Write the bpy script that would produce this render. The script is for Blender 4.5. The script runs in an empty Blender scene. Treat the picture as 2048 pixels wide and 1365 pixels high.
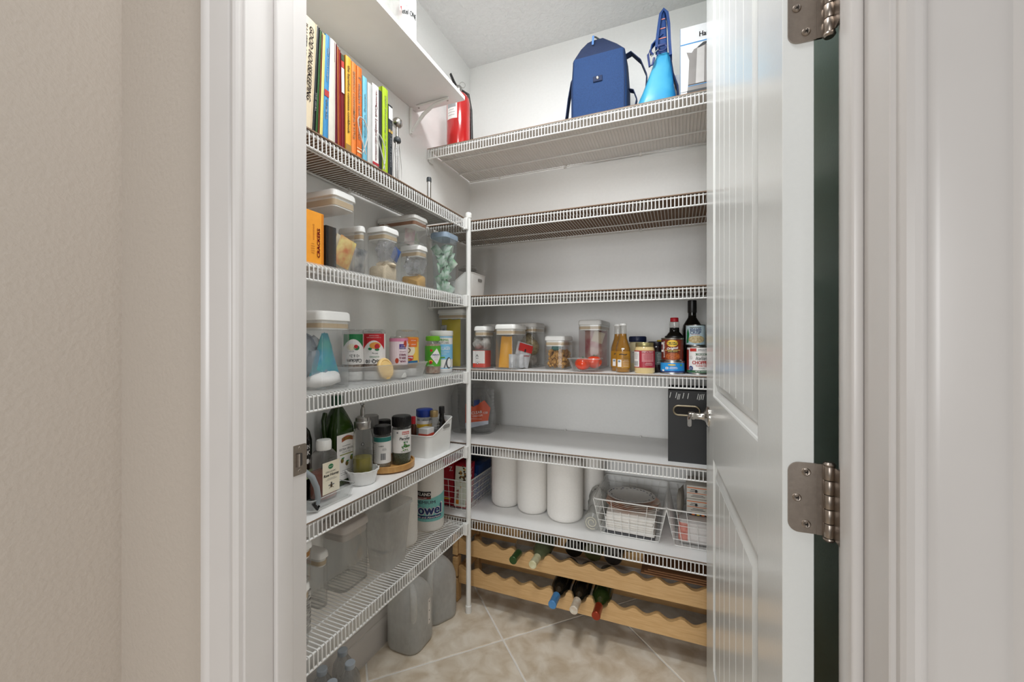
import bpy, bmesh, math, random
from mathutils import Vector, Matrix
PI = math.pi
random.seed(7)
sc = bpy.context.scene
COL = sc.collection
# ------------------------------------------------------------------ camera, world, lights, exposure
CAM_H, FOC, YAW = 1.165, 810.0, math.radians(22.3)
cam = bpy.data.cameras.new('camera'); cam_o = bpy.data.objects.new('camera', cam); COL.objects.link(cam_o)
cam.sensor_width = 36.0; cam.lens = FOC / 2048 * 36.0; cam.clip_start = 0.02
cam_o.location = (0, 0, CAM_H); cam_o.rotation_euler = (PI / 2, 0, YAW)
sc.camera = cam_o
w = bpy.data.worlds.new('world'); sc.world = w; w.use_nodes = True
w.node_tree.nodes['Background'].inputs[0].default_value = (1.0, 0.965, 0.945, 1)
w.node_tree.nodes['Background'].inputs[1].default_value = 0.12
def area(name, loc, size, power, col, target=None, sizey=None):
    l = bpy.data.lights.new(name, 'AREA'); l.energy = power; l.color = col; l.size = size
    if sizey: l.shape = 'RECTANGLE'; l.size_y = sizey
    else: l.shape = 'DISK'
    o = bpy.data.objects.new(name, l); COL.objects.link(o); o.location = loc
    if target is not None:
        o.rotation_euler = (Vector(target) - Vector(loc)).to_track_quat('-Z', 'Y').to_euler()
    return o
area('pantry_ceiling_lamp', (-0.36, 1.02, 2.60), 0.30, 11.0, (0.98, 0.995, 1.0))
area('doorway_fill_light', (-0.27, 0.30, 2.36), 0.34, 6.0, (0.97, 0.99, 1.0), (-0.30, 1.95, 1.25))  # added fill high in the doorway to brighten the shelves, not a real fixture
area('front_fill_light', (-0.35, -4.2, 1.55), 2.2, 100.0, (0.98, 0.995, 1.0), (-0.35, 1.5, 1.05), 1.9)  # added broad fill from behind the camera into the pantry, no actual window
area('side_fill_light', (3.3, -0.25, 1.5), 1.6, 54.0, (1.0, 0.99, 0.975), (-0.9, 0.3, 1.2), 1.8)  # invented light from the right, lifts the left jamb and side wall
sc.view_settings.view_transform = 'Standard'; sc.view_settings.look = 'None'
sc.view_settings.gamma = 1.0; sc.view_settings.use_curve_mapping = False
sc.view_settings.exposure = 0.05
sc.cycles.transparent_max_bounces = 56
sc.cycles.max_bounces = 12
sc.cycles.diffuse_bounces = 6
# ------------------------------------------------------------------ geometry of the view (photo pixels to points on known planes)
FX, FY, RX, RY = -math.sin(YAW), math.cos(YAW), math.cos(YAW), math.sin(YAW)
def ray(u):
    k = (u - 1024) / FOC
    return FX + RX * k, FY + RY * k
def gx(u, y): a, b = ray(u); return a / b * y
def gy(u, x): a, b = ray(u); return b / a * x
def dep(x, y): return FX * x + FY * y
def hz(v, x, y): return CAM_H + (682 - v) * dep(x, y) / FOC
def fit(u0, um, u1, x=None, y=None):
    if x is None: x = gx(um, y)
    else: y = gy(um, x)
    return gx(u0, y), x, y, gy(u1, x)      # x0,x1,y0,y1
def face(x, y): return math.atan2(-y, -x) + PI / 2
# ------------------------------------------------------------------ materials
def lin(h):
    h = h.lstrip('#'); o = []
    for i in (0, 2, 4):
        c = int(h[i:i+2], 16) / 255
        o.append(c / 12.92 if c <= 0.04045 else ((c + 0.055) / 1.055) ** 2.4)
    return (*o, 1)
MC = {}
def mat(name, hexc, rough=0.5, metal=0.0, bump=0.0, scale=60.0, var=0.05, hex2=None, stretch=None, coat=0.0, detail=3.0, dist=0.0, bd=0.002):
    if name in MC: return MC[name]
    m = bpy.data.materials.new(name); m.use_nodes = True; nt = m.node_tree; b = nt.nodes['Principled BSDF']
    b.inputs['Roughness'].default_value = rough; b.inputs['Metallic'].default_value = metal
    if coat: b.inputs['Coat Weight'].default_value = coat; b.inputs['Coat Roughness'].default_value = 0.08
    tc = nt.nodes.new('ShaderNodeTexCoord'); n = nt.nodes.new('ShaderNodeTexNoise')
    n.inputs['Scale'].default_value = scale; n.inputs['Detail'].default_value = detail; n.inputs['Distortion'].default_value = dist
    if stretch:
        mp = nt.nodes.new('ShaderNodeMapping'); mp.inputs['Scale'].default_value = stretch
        nt.links.new(tc.outputs['Object'], mp.inputs[0]); nt.links.new(mp.outputs[0], n.inputs['Vector'])
    else: nt.links.new(tc.outputs['Object'], n.inputs['Vector'])
    c = lin(hexc); r = nt.nodes.new('ShaderNodeValToRGB')
    c2 = lin(hex2) if hex2 else tuple([x * (1 - var) for x in c[:3]] + [1])
    r.color_ramp.elements[0].position = 0.35; r.color_ramp.elements[1].position = 0.65
    r.color_ramp.elements[0].color = c2; r.color_ramp.elements[1].color = c
    nt.links.new(n.outputs[0], r.inputs[0]); nt.links.new(r.outputs[0], b.inputs['Base Color'])
    if bump:
        bp = nt.nodes.new('ShaderNodeBump'); bp.inputs['Strength'].default_value = bump; bp.inputs['Distance'].default_value = bd
        nt.links.new(n.outputs[0], bp.inputs['Height']); nt.links.new(bp.outputs[0], b.inputs['Normal'])
    MC[name] = m; return m
def clear(name, tint='#f4f6f6', edge=0.25, haze=0.06, hazec='#c8cac8', rough=0.03):
    """thin plastic or glass: see-through, mirror-like at grazing angles, a little haze"""
    if name in MC: return MC[name]
    m = bpy.data.materials.new(name); m.use_nodes = True; nt = m.node_tree; nt.nodes.clear()
    out = nt.nodes.new('ShaderNodeOutputMaterial'); t = nt.nodes.new('ShaderNodeBsdfTransparent'); t.inputs[0].default_value = (*[1 - (1 - c) * .22 for c in lin(tint)[:3]], 1)
    g = nt.nodes.new('ShaderNodeBsdfGlossy'); g.inputs['Roughness'].default_value = rough
    d0 = nt.nodes.new('ShaderNodeBsdfDiffuse'); hc = (*[c + (.95 - c) * .55 for c in lin(hazec)[:3]], 1); d0.inputs[0].default_value = hc; tl = nt.nodes.new('ShaderNodeBsdfTranslucent'); tl.inputs[0].default_value = hc
    d = nt.nodes.new('ShaderNodeMixShader'); d.inputs[0].default_value = .55; nt.links.new(d0.outputs[0], d.inputs[1]); nt.links.new(tl.outputs[0], d.inputs[2])
    lw = nt.nodes.new('ShaderNodeLayerWeight'); lw.inputs[0].default_value = .5
    pw = nt.nodes.new('ShaderNodeMath'); pw.operation = 'POWER'; pw.inputs[1].default_value = 2.6; nt.links.new(lw.outputs['Facing'], pw.inputs[0])
    fr = nt.nodes.new('ShaderNodeMath'); fr.operation = 'MULTIPLY_ADD'; fr.inputs[1].default_value = min(.95, edge * 2.4); fr.inputs[2].default_value = .025; nt.links.new(pw.outputs[0], fr.inputs[0])
    nz = nt.nodes.new('ShaderNodeTexNoise'); nz.inputs['Scale'].default_value = 9.0
    mm = nt.nodes.new('ShaderNodeMath'); mm.operation = 'MULTIPLY_ADD'; mm.inputs[1].default_value = haze * .3; mm.inputs[2].default_value = haze * .85
    nt.links.new(nz.outputs[0], mm.inputs[0])
    m1 = nt.nodes.new('ShaderNodeMixShader'); m2 = nt.nodes.new('ShaderNodeMixShader')
    nt.links.new(mm.outputs[0], m1.inputs[0]); nt.links.new(t.outputs[0], m1.inputs[1]); nt.links.new(d.outputs[0], m1.inputs[2])
    nt.links.new(fr.outputs[0], m2.inputs[0]); nt.links.new(m1.outputs[0], m2.inputs[1]); nt.links.new(g.outputs[0], m2.inputs[2])
    nt.links.new(m2.outputs[0], out.inputs[0]); MC[name] = m; return m
WALL = mat('wall_paint_pantry', '#f3f3f1', 0.42, bump=0.12, scale=90, var=0.02)
WALLK = mat('wall_paint_kitchen', '#bfb5aa', 0.6, bump=0.7, scale=105, var=0.02, detail=4)
GREEN = mat('wall_paint_sage', '#b4cabf', 0.5, bump=0.4, scale=120, var=0.03)
CEIL = mat('ceiling_knockdown', '#e8e8e7', 0.8, bump=1.0, scale=48, var=0.04, detail=5, dist=0.8, bd=.006)
TRIM = mat('trim_enamel', '#d2cecb', 0.28, bump=0.05, scale=14, var=0.015)
DOORM = mat('door_enamel', '#e4e6e4', 0.22, bump=0.06, scale=160, var=0.012)
WIREM = mat('white_wire_coating', '#efefed', 0.3, scale=40, var=0.02)
BROWN = mat('hardboard_brown', '#8a715c', 0.75, bump=0.1, scale=150, var=0.12)
BOARD = mat('white_board', '#f4f4f3', 0.35, scale=20, var=0.015)
LINR = clear('clear_liner', '#eef0f0', 0.12, 0.18, '#d8dad8', 0.2)
WHITE = mat('white_plastic', '#efefec', 0.32, scale=25, var=0.02)
WHITE2 = mat('white_gloss', '#f2f2f0', 0.15, scale=25, var=0.02)
TAN = mat('tan_gasket', '#c8b394', 0.6, scale=40)
BRNG = mat('brown_gasket', '#9a6a4a', 0.6, scale=40)
CLR = clear('clear_plastic', '#eceeee', 0.24, 0.085)
CLRD = clear('grey_clear_plastic', '#c4c8c8', 0.26, 0.14)
FROST = clear('frosted_plastic', '#f0f1f0', 0.12, 0.44, '#cfd1cf', 0.25)
GLASS = clear('clear_glass', '#e6eae8', 0.28, 0.02)
STEEL = mat('brushed_steel', '#b9b6b2', 0.28, 1.0, scale=300, var=0.1)
NICKEL = mat('satin_nickel', '#a79c92', 0.33, 1.0, bump=0.05, scale=200, var=0.08)
CHROME = mat('polished_nickel', '#c9c5bf', 0.16, 1.0, scale=60, var=0.05)
BLACK = mat('black_plastic', '#1c1b1b', 0.35, scale=50)
INK = mat('black_ink', '#222326', 0.6, scale=50)
GREYINK = mat('grey_ink', '#77787a', 0.6, scale=50)
RED = mat('red_print', '#c4202c', 0.45, scale=50)
PAPER = mat('paper_white', '#f1efea', 0.6, scale=50, var=0.03)
CREAM = mat('cream_paper', '#e9dfc4', 0.6, scale=50)
# ------------------------------------------------------------------ mesh building
def circ(r, n=24, cx=0, cy=0, ry=None):
    ry = r if ry is None else ry
    return [(cx + r * math.cos(2 * PI * i / n), cy + ry * math.sin(2 * PI * i / n)) for i in range(n)]
def rrect(w, d, r, n=4, cx=0, cy=0):
    r = min(r, w / 2 - 1e-5, d / 2 - 1e-5); o = []
    for k, (sx, sy) in enumerate(((1, 1), (-1, 1), (-1, -1), (1, -1))):
        for i in range(n + 1):
            a = PI / 2 * (k + i / n)
            o.append((cx + sx * (w / 2 - r) + r * math.cos(a), cy + sy * (d / 2 - r) + r * math.sin(a)))
    return o
class MB:
    def __init__(s): s.v = []; s.f = []; s.m = []
    def add(s, vs, fs, mi=0, M=None):
        b = len(s.v)
        s.v += [tuple(M @ Vector(p)) for p in vs] if M is not None else [tuple(p) for p in vs]
        for f in fs: s.f.append([b + i for i in f]); s.m.append(mi)
        return s
    def box(s, x0, x1, y0, y1, z0, z1, mi=0, b=0.0, M=None):
        if b > 0: return s.rbox(x0, x1, y0, y1, z0, z1, b, b, 1, mi, M)
        vs = [(x, y, z) for z in (z0, z1) for x, y in ((x0, y0), (x1, y0), (x1, y1), (x0, y1))]
        return s.add(vs, [(3, 2, 1, 0), (4, 5, 6, 7), (0, 1, 5, 4), (1, 2, 6, 5), (2, 3, 7, 6), (3, 0, 4, 7)], mi, M)
    def loft(s, rings, mi=0, cap0=True, cap1=True, M=None, close=True):
        n = len(rings[0]); vs = [p for r in rings for p in r]; fs = []
        for k in range(len(rings) - 1):
            for i in range(n if close else n - 1):
                j = (i + 1) % n; fs.append((k * n + i, k * n + j, (k + 1) * n + j, (k + 1) * n + i))
        if cap0: fs.append(tuple(reversed(range(n))))
        if cap1: fs.append(tuple(range((len(rings) - 1) * n, len(rings) * n)))
        return s.add(vs, fs, mi, M)
    def rbox(s, x0, x1, y0, y1, z0, z1, r=0.004, b=0.002, n=3, mi=0, M=None, cap0=True, cap1=True):
        cx, cy, w_, d = (x0 + x1) / 2, (y0 + y1) / 2, x1 - x0, y1 - y0
        R = []
        for ins, z in ((b, z0), (0, z0 + b), (0, z1 - b), (b, z1)):
            R.append([(x, y, z) for x, y in rrect(w_ - 2 * ins, d - 2 * ins, max(r - ins * .6, .0006), n, cx, cy)])
        return s.loft(R, mi, cap0, cap1, M)
    def lathe(s, prof, n=24, mi=0, M=None, cx=0, cy=0, cap0=True, cap1=True, sy=1.0):
        return s.loft([[(cx + x, cy + y * sy, z) for x, y in circ(max(r, 1e-4), n)] for r, z in prof], mi, cap0, cap1, M)
    def tube(s, pts, r, n=8, mi=0, closed=False, M=None, sq=1.0):
        pts = [Vector(p) for p in pts]; N = len(pts); rings = []; up = None
        for i in range(N):
            a = pts[i - 1] if (i > 0 or closed) else pts[i]; c = pts[(i + 1) % N] if (i < N - 1 or closed) else pts[i]
            t = (c - a).normalized()
            if up is None:
                up = Vector((0, 0, 1)) if abs(t.z) < 0.9 else Vector((1, 0, 0))
            x = t.cross(up).normalized(); y = x.cross(t).normalized(); up = y
            rr = r[i] if isinstance(r, (list, tuple)) else r
            rings.append([tuple(pts[i] + x * rr * math.cos(2 * PI * k / n) + y * rr * sq * math.sin(2 * PI * k / n)) for k in range(n)])
        if closed: rings.append(rings[0])
        return s.loft(rings, mi, not closed, not closed, M)
    def pouch(s, w_, h, t, mi=0, M=None, nx=8, nz=10, seed=1, cr=0.15, taper=0.0):
        """a filled sachet standing in the XZ plane, centred on x, from z=0"""
        rnd = random.Random(seed); vs = []; fs = []
        def th(a, c): return t / 2 * (max(0, 1 - abs(2 * a - 1) ** 3)) * (max(0, math.sin(PI * min(1, c * 1.0 + .0))) ** .5 if 0 < c < 1 else 0)
        for side in (1, -1):
            for j in range(nz + 1):
                for i in range(nx + 1):
                    a, c = i / nx, j / nz
                    d = th(a, c) * (1 + rnd.uniform(-cr, cr)) * side if 0 < i < nx and 0 < j < nz else 0
                    ww = w_ * (1 - taper * c)
                    vs.append(((a - .5) * ww, d, c * h + (rnd.uniform(-.02, .02) * h if j == nz and cr > .1 and side == 1 else 0)))
        o = (nx + 1) * (nz + 1)
        for b, fl in ((0, 1), (o, 0)):
            for j in range(nz):
                for i in range(nx):
                    q = [b + j * (nx + 1) + i, b + j * (nx + 1) + i + 1, b + (j + 1) * (nx + 1) + i + 1, b + (j + 1) * (nx + 1) + i]
                    fs.append(tuple(q[::-1]) if fl else tuple(q))
        return s.add(vs, fs, mi, M)
    def blob(s, sx, sy, sz, mi=0, M=None, seed=1, amp=0.18, nu=14, nv=9, flat=0.0):
        rnd = random.Random(seed); rows = []
        ph = [(rnd.uniform(1, 4), rnd.uniform(1, 4), rnd.uniform(0, 6), rnd.uniform(0, 6)) for _ in range(4)]
        for j in range(nv + 1):
            ph_ = PI * j / nv; row = []
            for i in range(nu):
                a = 2 * PI * i / nu; k = 1
                for p in ph: k += amp / 4 * math.sin(p[0] * 2 * math.cos(a) * math.sin(ph_) + p[2]) * 1.6 + amp / 5 * math.sin(p[1] * 3 * math.sin(a + ph_) + p[3])
                z = -math.cos(ph_) * k
                if flat: z = max(z, -flat)
                row.append((sx * math.cos(a) * math.sin(ph_) * k + 1e-5 * math.cos(a), sy * math.sin(a) * math.sin(ph_) * k + 1e-5 * math.sin(a), sz * z))
            rows.append(row)
        return s.loft(rows, mi, True, True, M)
    def heap(s, w_, d, h, mi=0, M=None, seed=1, n=10, bump=.25, r=.01):
        rnd = random.Random(seed); q = [rnd.uniform(0, 6) for _ in range(4)]; R = []
        for ins, z in ((.002, 0), (0, .003), (0, h * .72), (.06 * w_, h * .86), (.22 * w_, h * .95), (.36 * w_, h)):
            R.append([(x, y, z + (h * bump * (math.sin(x / w_ * 5 + q[0]) * math.cos(y / d * 4 + q[1]) + .5 * math.sin(x / w_ * 11 + q[2]) * math.sin(y / d * 9 + q[3])) if z > h * .5 else 0)) for x, y in rrect(w_ - 2 * ins, d - 2 * ins, r, 6)])
        return s.loft(R, mi, True, True, M)
    def build(s, name, mats, parent=None, kind=None, label=None, loc=None, rot=None, smooth=40):
        me = bpy.data.meshes.new(name); me.from_pydata(s.v, [], s.f); me.validate()
        if not isinstance(mats, (list, tuple)): mats = [mats]
        for m in mats: me.materials.append(m)
        if len(mats) > 1 and len(me.polygons) == len(s.m): me.polygons.foreach_set('material_index', s.m)
        bm = bmesh.new(); bm.from_mesh(me); bmesh.ops.recalc_face_normals(bm, faces=bm.faces); bm.to_mesh(me); bm.free()
        if smooth:
            me.polygons.foreach_set('use_smooth', [True] * len(me.polygons)); me.set_sharp_from_angle(angle=math.radians(smooth))
        me.update()
        o = bpy.data.objects.new(name, me); COL.objects.link(o)
        if parent is not None: o.parent = parent
        if loc is not None: o.location = loc
        if rot is not None: o.rotation_euler = rot
        if kind: o['kind'] = kind
        if label: o['label'] = label
        return o
def T(x=0, y=0, z=0, rx=0, ry=0, rz=0):
    return Matrix.Translation((x, y, z)) @ Matrix.Rotation(rz, 4, 'Z') @ Matrix.Rotation(ry, 4, 'Y') @ Matrix.Rotation(rx, 4, 'X')
def tag(o, label=None, cat=None, group=None, kind=None):
    if label: o['label'] = label
    if cat: o['category'] = cat
    if group: o['group'] = group
    if kind: o['kind'] = kind
    return o
def thing(name, label, cat, loc, rz=0.0, group=None, rot=None):
    o = bpy.data.objects.new(name, None); COL.objects.link(o); o.empty_display_size = 0.05
    o.location = loc; o.rotation_euler = rot if rot is not None else (0, 0, rz)
    return tag(o, label, cat, group)
def dup(o, parent=None):
    c = o.copy(); COL.objects.link(c)
    if parent is not None: c.parent = parent
    for ch in list(o.children): dup(ch, c)
    return c
# ------------------------------------------------------------------ printed labels, flat or wrapped round a cylinder
TXT = {}
def textmesh(sx):
    if sx in TXT: return TXT[sx]
    cu = bpy.data.curves.new('lettering', 'FONT'); cu.body = sx; cu.size = 1.0; cu.resolution_u = 2; cu.align_x = 'CENTER'
    o = bpy.data.objects.new('lettering', cu); me = bpy.data.meshes.new_from_object(o)
    vs = [tuple(v.co) for v in me.vertices]; fs = [tuple(p.vertices) for p in me.polygons]
    bpy.data.meshes.remove(me); bpy.data.objects.remove(o); bpy.data.curves.remove(cu)
    if vs:
        x0, x1 = min(v[0] for v in vs), max(v[0] for v in vs); y0, y1 = min(v[1] for v in vs), max(v[1] for v in vs)
    else: x0 = x1 = y0 = y1 = 0
    TXT[sx] = (vs, fs, x0, x1, y0, y1); return TXT[sx]
class Print:
    def __init__(s): s.items = []; s.mats = []
    def mi(s, m):
        if m not in s.mats: s.mats.append(m)
        return s.mats.index(m)
    def poly(s, pts, m, layer=1): s.items.append(([(x, y) for x, y in pts], [tuple(range(len(pts)))], s.mi(m), layer)); return s
    def rect(s, x0, x1, y0, y1, m, layer=1): return s.poly([(x0, y0), (x1, y0), (x1, y1), (x0, y1)], m, layer)
    def ell(s, cx, cy, rx, ry, m, layer=2, n=18): return s.poly(circ(rx, n, cx, cy, ry), m, layer)
    def text(s, sx, cx, cy, h, m, w_=None, rot=0, layer=4, bold=0, shear=0.0, arc=0.0):
        vs, fs, x0, x1, y0, y1 = textmesh(sx)
        if not vs: return s
        ky = h / max(y1 - y0, 1e-6); kx = (w_ / max(x1 - x0, 1e-6)) if w_ else ky * .92
        mx, my = (x0 + x1) / 2, (y0 + y1) / 2; ca, sa = math.cos(math.radians(rot)), math.sin(math.radians(rot))
        offs = [(0, 0)] if not bold else [(0, 0), (bold, 0), (-bold, 0), (0, bold * .7)]
        for dx, dy in offs:
            P = []
            for v in vs:
                a, b = (v[0] - mx) * kx, (v[1] - my) * ky; a += b * shear; b += -arc * a * a
                a += dx; b += dy
                P.append((cx + a * ca - b * sa, cy + a * sa + b * ca))
            s.items.append((P, fs, s.mi(m), layer))
        return s
    def lines(s, cx, cy, w_, n, dy, m, h=0.0012, layer=4):
        for i in range(n):
            ww = w_ * (0.75 + 0.25 * ((i * 7919) % 5) / 4); s.rect(cx - ww / 2, cx + ww / 2, cy - i * dy - h / 2, cy - i * dy + h / 2, m, layer)
        return s
    def _make(s, name, parent, fn, cuts=None, label=None):
        bm = bmesh.new()
        for P, fs, mi, layer in s.items:
            vs = [bm.verts.new((x, y, layer)) for x, y in P]
            for f in fs:
                try: q = bm.faces.new([vs[i] for i in f]); q.material_index = mi
                except ValueError: pass
        if cuts:
            for c in cuts:
                bmesh.ops.bisect_plane(bm, geom=bm.verts[:] + bm.edges[:] + bm.faces[:], plane_co=(c, 0, 0), plane_no=(1, 0, 0))
        for v in bm.verts: v.co = fn(v.co.x, v.co.y, v.co.z * 0.00028)
        me = bpy.data.meshes.new(name); bm.to_mesh(me); bm.free()
        for m in s.mats: me.materials.append(m)
        o = bpy.data.objects.new(name, me); COL.objects.link(o); o.parent = parent
        if label: o['label'] = label
        return o
    def flat(s, parent, O, U, V, name='printed_label'):
        O, U, V = Vector(O), Vector(U).normalized(), Vector(V).normalized(); N = U.cross(V)
        return s._make(name, parent, lambda x, y, l: O + U * x + V * y + N * l)
    def cyl(s, parent, r, z0=0, ang=-PI / 2, name='printed_label', sy=1.0, cx=0, cy=0):
        xs = [x for it in s.items for x, _ in it[0]]; a, b = min(xs), max(xs); st = r * 0.2; k = int(a / st) - 1; cuts = []
        while k * st < b: cuts.append(k * st); k += 1
        return s._make(name, parent, lambda x, y, l: Vector((cx + (r + l) * math.cos(ang + x / r), cy + sy * (r + l) * math.sin(ang + x / r), z0 + y)), cuts)
# ================================================================== THE SETTING
XL, YB, ZC = -1.055, 1.965, 2.657        # pantry left wall, back wall, ceiling
XR = 0.38                                # pantry right wall
YF, YI = 0.478, 0.604                    # doorway wall: kitchen face, pantry face
XK = -1.0865                             # kitchen left wall
JL, JR = -0.700, 0.180                   # jamb faces
DH = 2.44
def struct(name, mb, m, parent=None, label=None, smooth=40):
    o = mb.build(name, m, parent, smooth=smooth);
    if parent is None: o['kind'] = 'structure'
    if label: o['label'] = label
    return o
# floor: grout bed, stone-look tiles laid diagonally
GROUT = mat('grout', '#f4f1ec', 0.8, bump=0.2, scale=200, var=0.06)
TILEM = mat('travertine_tile', '#eee5d6', 0.33, bump=0.05, scale=13, hex2='#cfbea6', detail=15, dist=0.5)
fl = struct('floor', MB().box(XK - .05, 1.5, -1.3, YB + .03, -0.06, -0.0022), GROUT, label='diagonal beige stone tiled floor with pale grout')
def clip(poly, x0, x1, y0, y1):
    for ax, lim, sg in ((0, x0, 1), (0, x1, -1), (1, y0, 1), (1, y1, -1)):
        out = []
        for i in range(len(poly)):
            p, q = poly[i - 1], poly[i]; dp, dq = sg * (p[ax] - lim), sg * (q[ax] - lim)
            if (dp >= 0) != (dq >= 0):
                t = dp / (dp - dq); out.append((p[0] + (q[0] - p[0]) * t, p[1] + (q[1] - p[1]) * t))
            if dq >= 0: out.append(q)
        poly = out
        if not poly: return []
    return poly
S2 = math.sqrt(.5); TS = 0.4985; OX, OY = -0.631, 1.447; gp = 0.0034
for a in range(-6, 8):
    for b in range(-6, 8):
        cs = [((a + i) * TS + (gp if i == 0 else -gp), (b + j) * TS + (gp if j == 0 else -gp)) for i, j in ((0, 0), (1, 0), (1, 1), (0, 1))]
        P = [(OX + S2 * (p - q), OY + S2 * (p + q)) for p, q in cs]
        P = clip(P, XK - .04, 1.45, -1.28, YB + .02)
        if len(P) < 3 or abs(sum(P[i - 1][0] * P[i][1] - P[i][0] * P[i - 1][1] for i in range(len(P)))) < 0.004: continue
        cx = sum(p[0] for p in P) / len(P); cy = sum(p[1] for p in P) / len(P)
        ins = [((x - cx) * .994, (y - cy) * .994) for x, y in P]
        MB().loft([[(x - cx, y - cy, -0.02) for x, y in P], [(x - cx, y - cy, -0.0012) for x, y in P], [(x, y, 0) for x, y in ins]]).build('tile', TILEM, fl, loc=(cx, cy, 0), smooth=20)
struct('ceiling', MB().box(XK - .05, 1.5, YF - .0, YB + .1, ZC, ZC + .06), CEIL)
struct('wall_left', MB().box(XL - .05, XL, YI - .002, YB + .05, 0, ZC), WALL)
struct('wall_back', MB().box(XL - .0, XR + .05, YB, YB + .05, 0, ZC), WALL)
struct('wall_right', MB().box(XR, XR + .05, YI, YB, 0, ZC), GREEN, label='sage green pantry wall behind the open door')
fw = MB(); fw.box(XK, JL - .018, YF, YI - .002, 0, ZC).box(JR + .018, 1.45, YF, YI - .002, 0, ZC).box(JL - .018, JR + .018, YF, YI - .002, DH + .018, ZC)
struct('wall_front', fw, WALLK, label='beige kitchen wall around the pantry doorway')
struct('wall_side', MB().box(XK - .05, XK, -1.25, YI, 0, ZC), WALLK, label='beige textured kitchen wall meeting the doorway wall')
# jamb and stops
jb = MB(); jb.box(JL - .018, JL, YF - .001, YI + .001, 0, DH, b=.0012).box(JR, JR + .018, YF - .001, YI + .001, 0, DH, b=.0012).box(JL, JR, YF - .001, YI + .001, DH, DH + .018)
struct('trim_1', jb, TRIM, label='white painted door jamb')
st = MB(); y0, y1 = 0.530, 0.566
st.rbox(JL, JL + .011, y0, y1, 0, DH, .003, .001).rbox(JR - .011, JR, y0, y1, 0, DH, .003, .001).box(JL + .011, JR - .011, y0, y1, DH - .011, DH)
struct('trim_2', st, TRIM, label='white painted door stop inside the jamb')
prof = [(0, 0), (0, .008), (.003, .0115), (.008, .0135), (.0125, .0125), (.0155, .009), (.019, .0082), (.023, .0105), (.026, .0112), (.070, .0135), (.0735, .0165), (.080, .0185), (.087, .018), (.090, .0155), (.091, 0)]
def casing(xi, sg, name):
    m = MB(); m.loft([[(xi + sg * a, YF - b, z) for a, b in prof] for z in (0.0, DH + .09)])
    return struct(name, m, TRIM, smooth=25)
casing(JL - .005, -1, 'trim_3')['label'] = 'moulded white door casing on the strike side'
casing(JR + .005, 1, 'trim_4')['label'] = 'moulded white door casing on the hinge side'
m = MB(); m.loft([[(x, YF - b, DH + .005 + a) for a, b in prof] for x in (JL + .0, JR - .0)]); struct('trim_5', m, TRIM, smooth=25)
# strike plate on the left jamb
t = thing('strike_plate', 'satin nickel strike plate let into the white jamb', 'strike plate', (JL, 0.5865, 0.928))
m = MB(); m.loft([[(x, a, b) for a, b in rrect(.034, .060, .005, 3)] for x in (-.0004, .0014)]); m.build('plate', NICKEL, t)
m = MB(); m.loft([[(x, a, b) for a, b in rrect(.013, .026, .003, 3)] for x in (.0014, .0018)]); m.build('latch_hole', mat('dark_recess', '#3a3532', .7), t)
m = MB(); m.loft([[(0.0016 + .005 * math.sin(k / 6 * PI), -.0085 + .010 * k / 6, z) for k in range(7)] + [(0.0010 + .005 * math.sin(k / 6 * PI), -.0085 + .010 * k / 6, z) for k in range(6, -1, -1)] for z in (-.013, .013)]); m.build('lip', NICKEL, t)
for z in (-.0225, .0225):
    MB().lathe([(.0042, .0012), (.0042, .0018), (.0032, .0026), (.0012, .0022)], 14).build('screw', NICKEL, t, loc=(0, 0, z), rot=(0, PI / 2, 0))
# baseboards
bp = [(0, 0), (.013, 0), (.013, .088), (.011, .098), (.0075, .103), (.0095, .110), (.007, .122), (.003, .130), (0, .130)]
m = MB(); m.loft([[(XL + a, y, b) for a, b in bp] for y in (YI, YB)]); struct('baseboard_left', m, TRIM, smooth=25)
m = MB(); m.loft([[(x, YB - a, b) for a, b in bp] for x in (XL + .013, XR)]); struct('baseboard_back', m, TRIM, smooth=25)
m = MB(); m.loft([[(XK + a, y, b) for a, b in bp] for y in (-1.25, YF)]); struct('baseboard_side', m, TRIM, smooth=25)
m = MB(); m.loft([[(XR - a, y, b) for a, b in bp] for y in (YI, YB - .013)]); struct('baseboard_right', m, TRIM, smooth=25)
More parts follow.
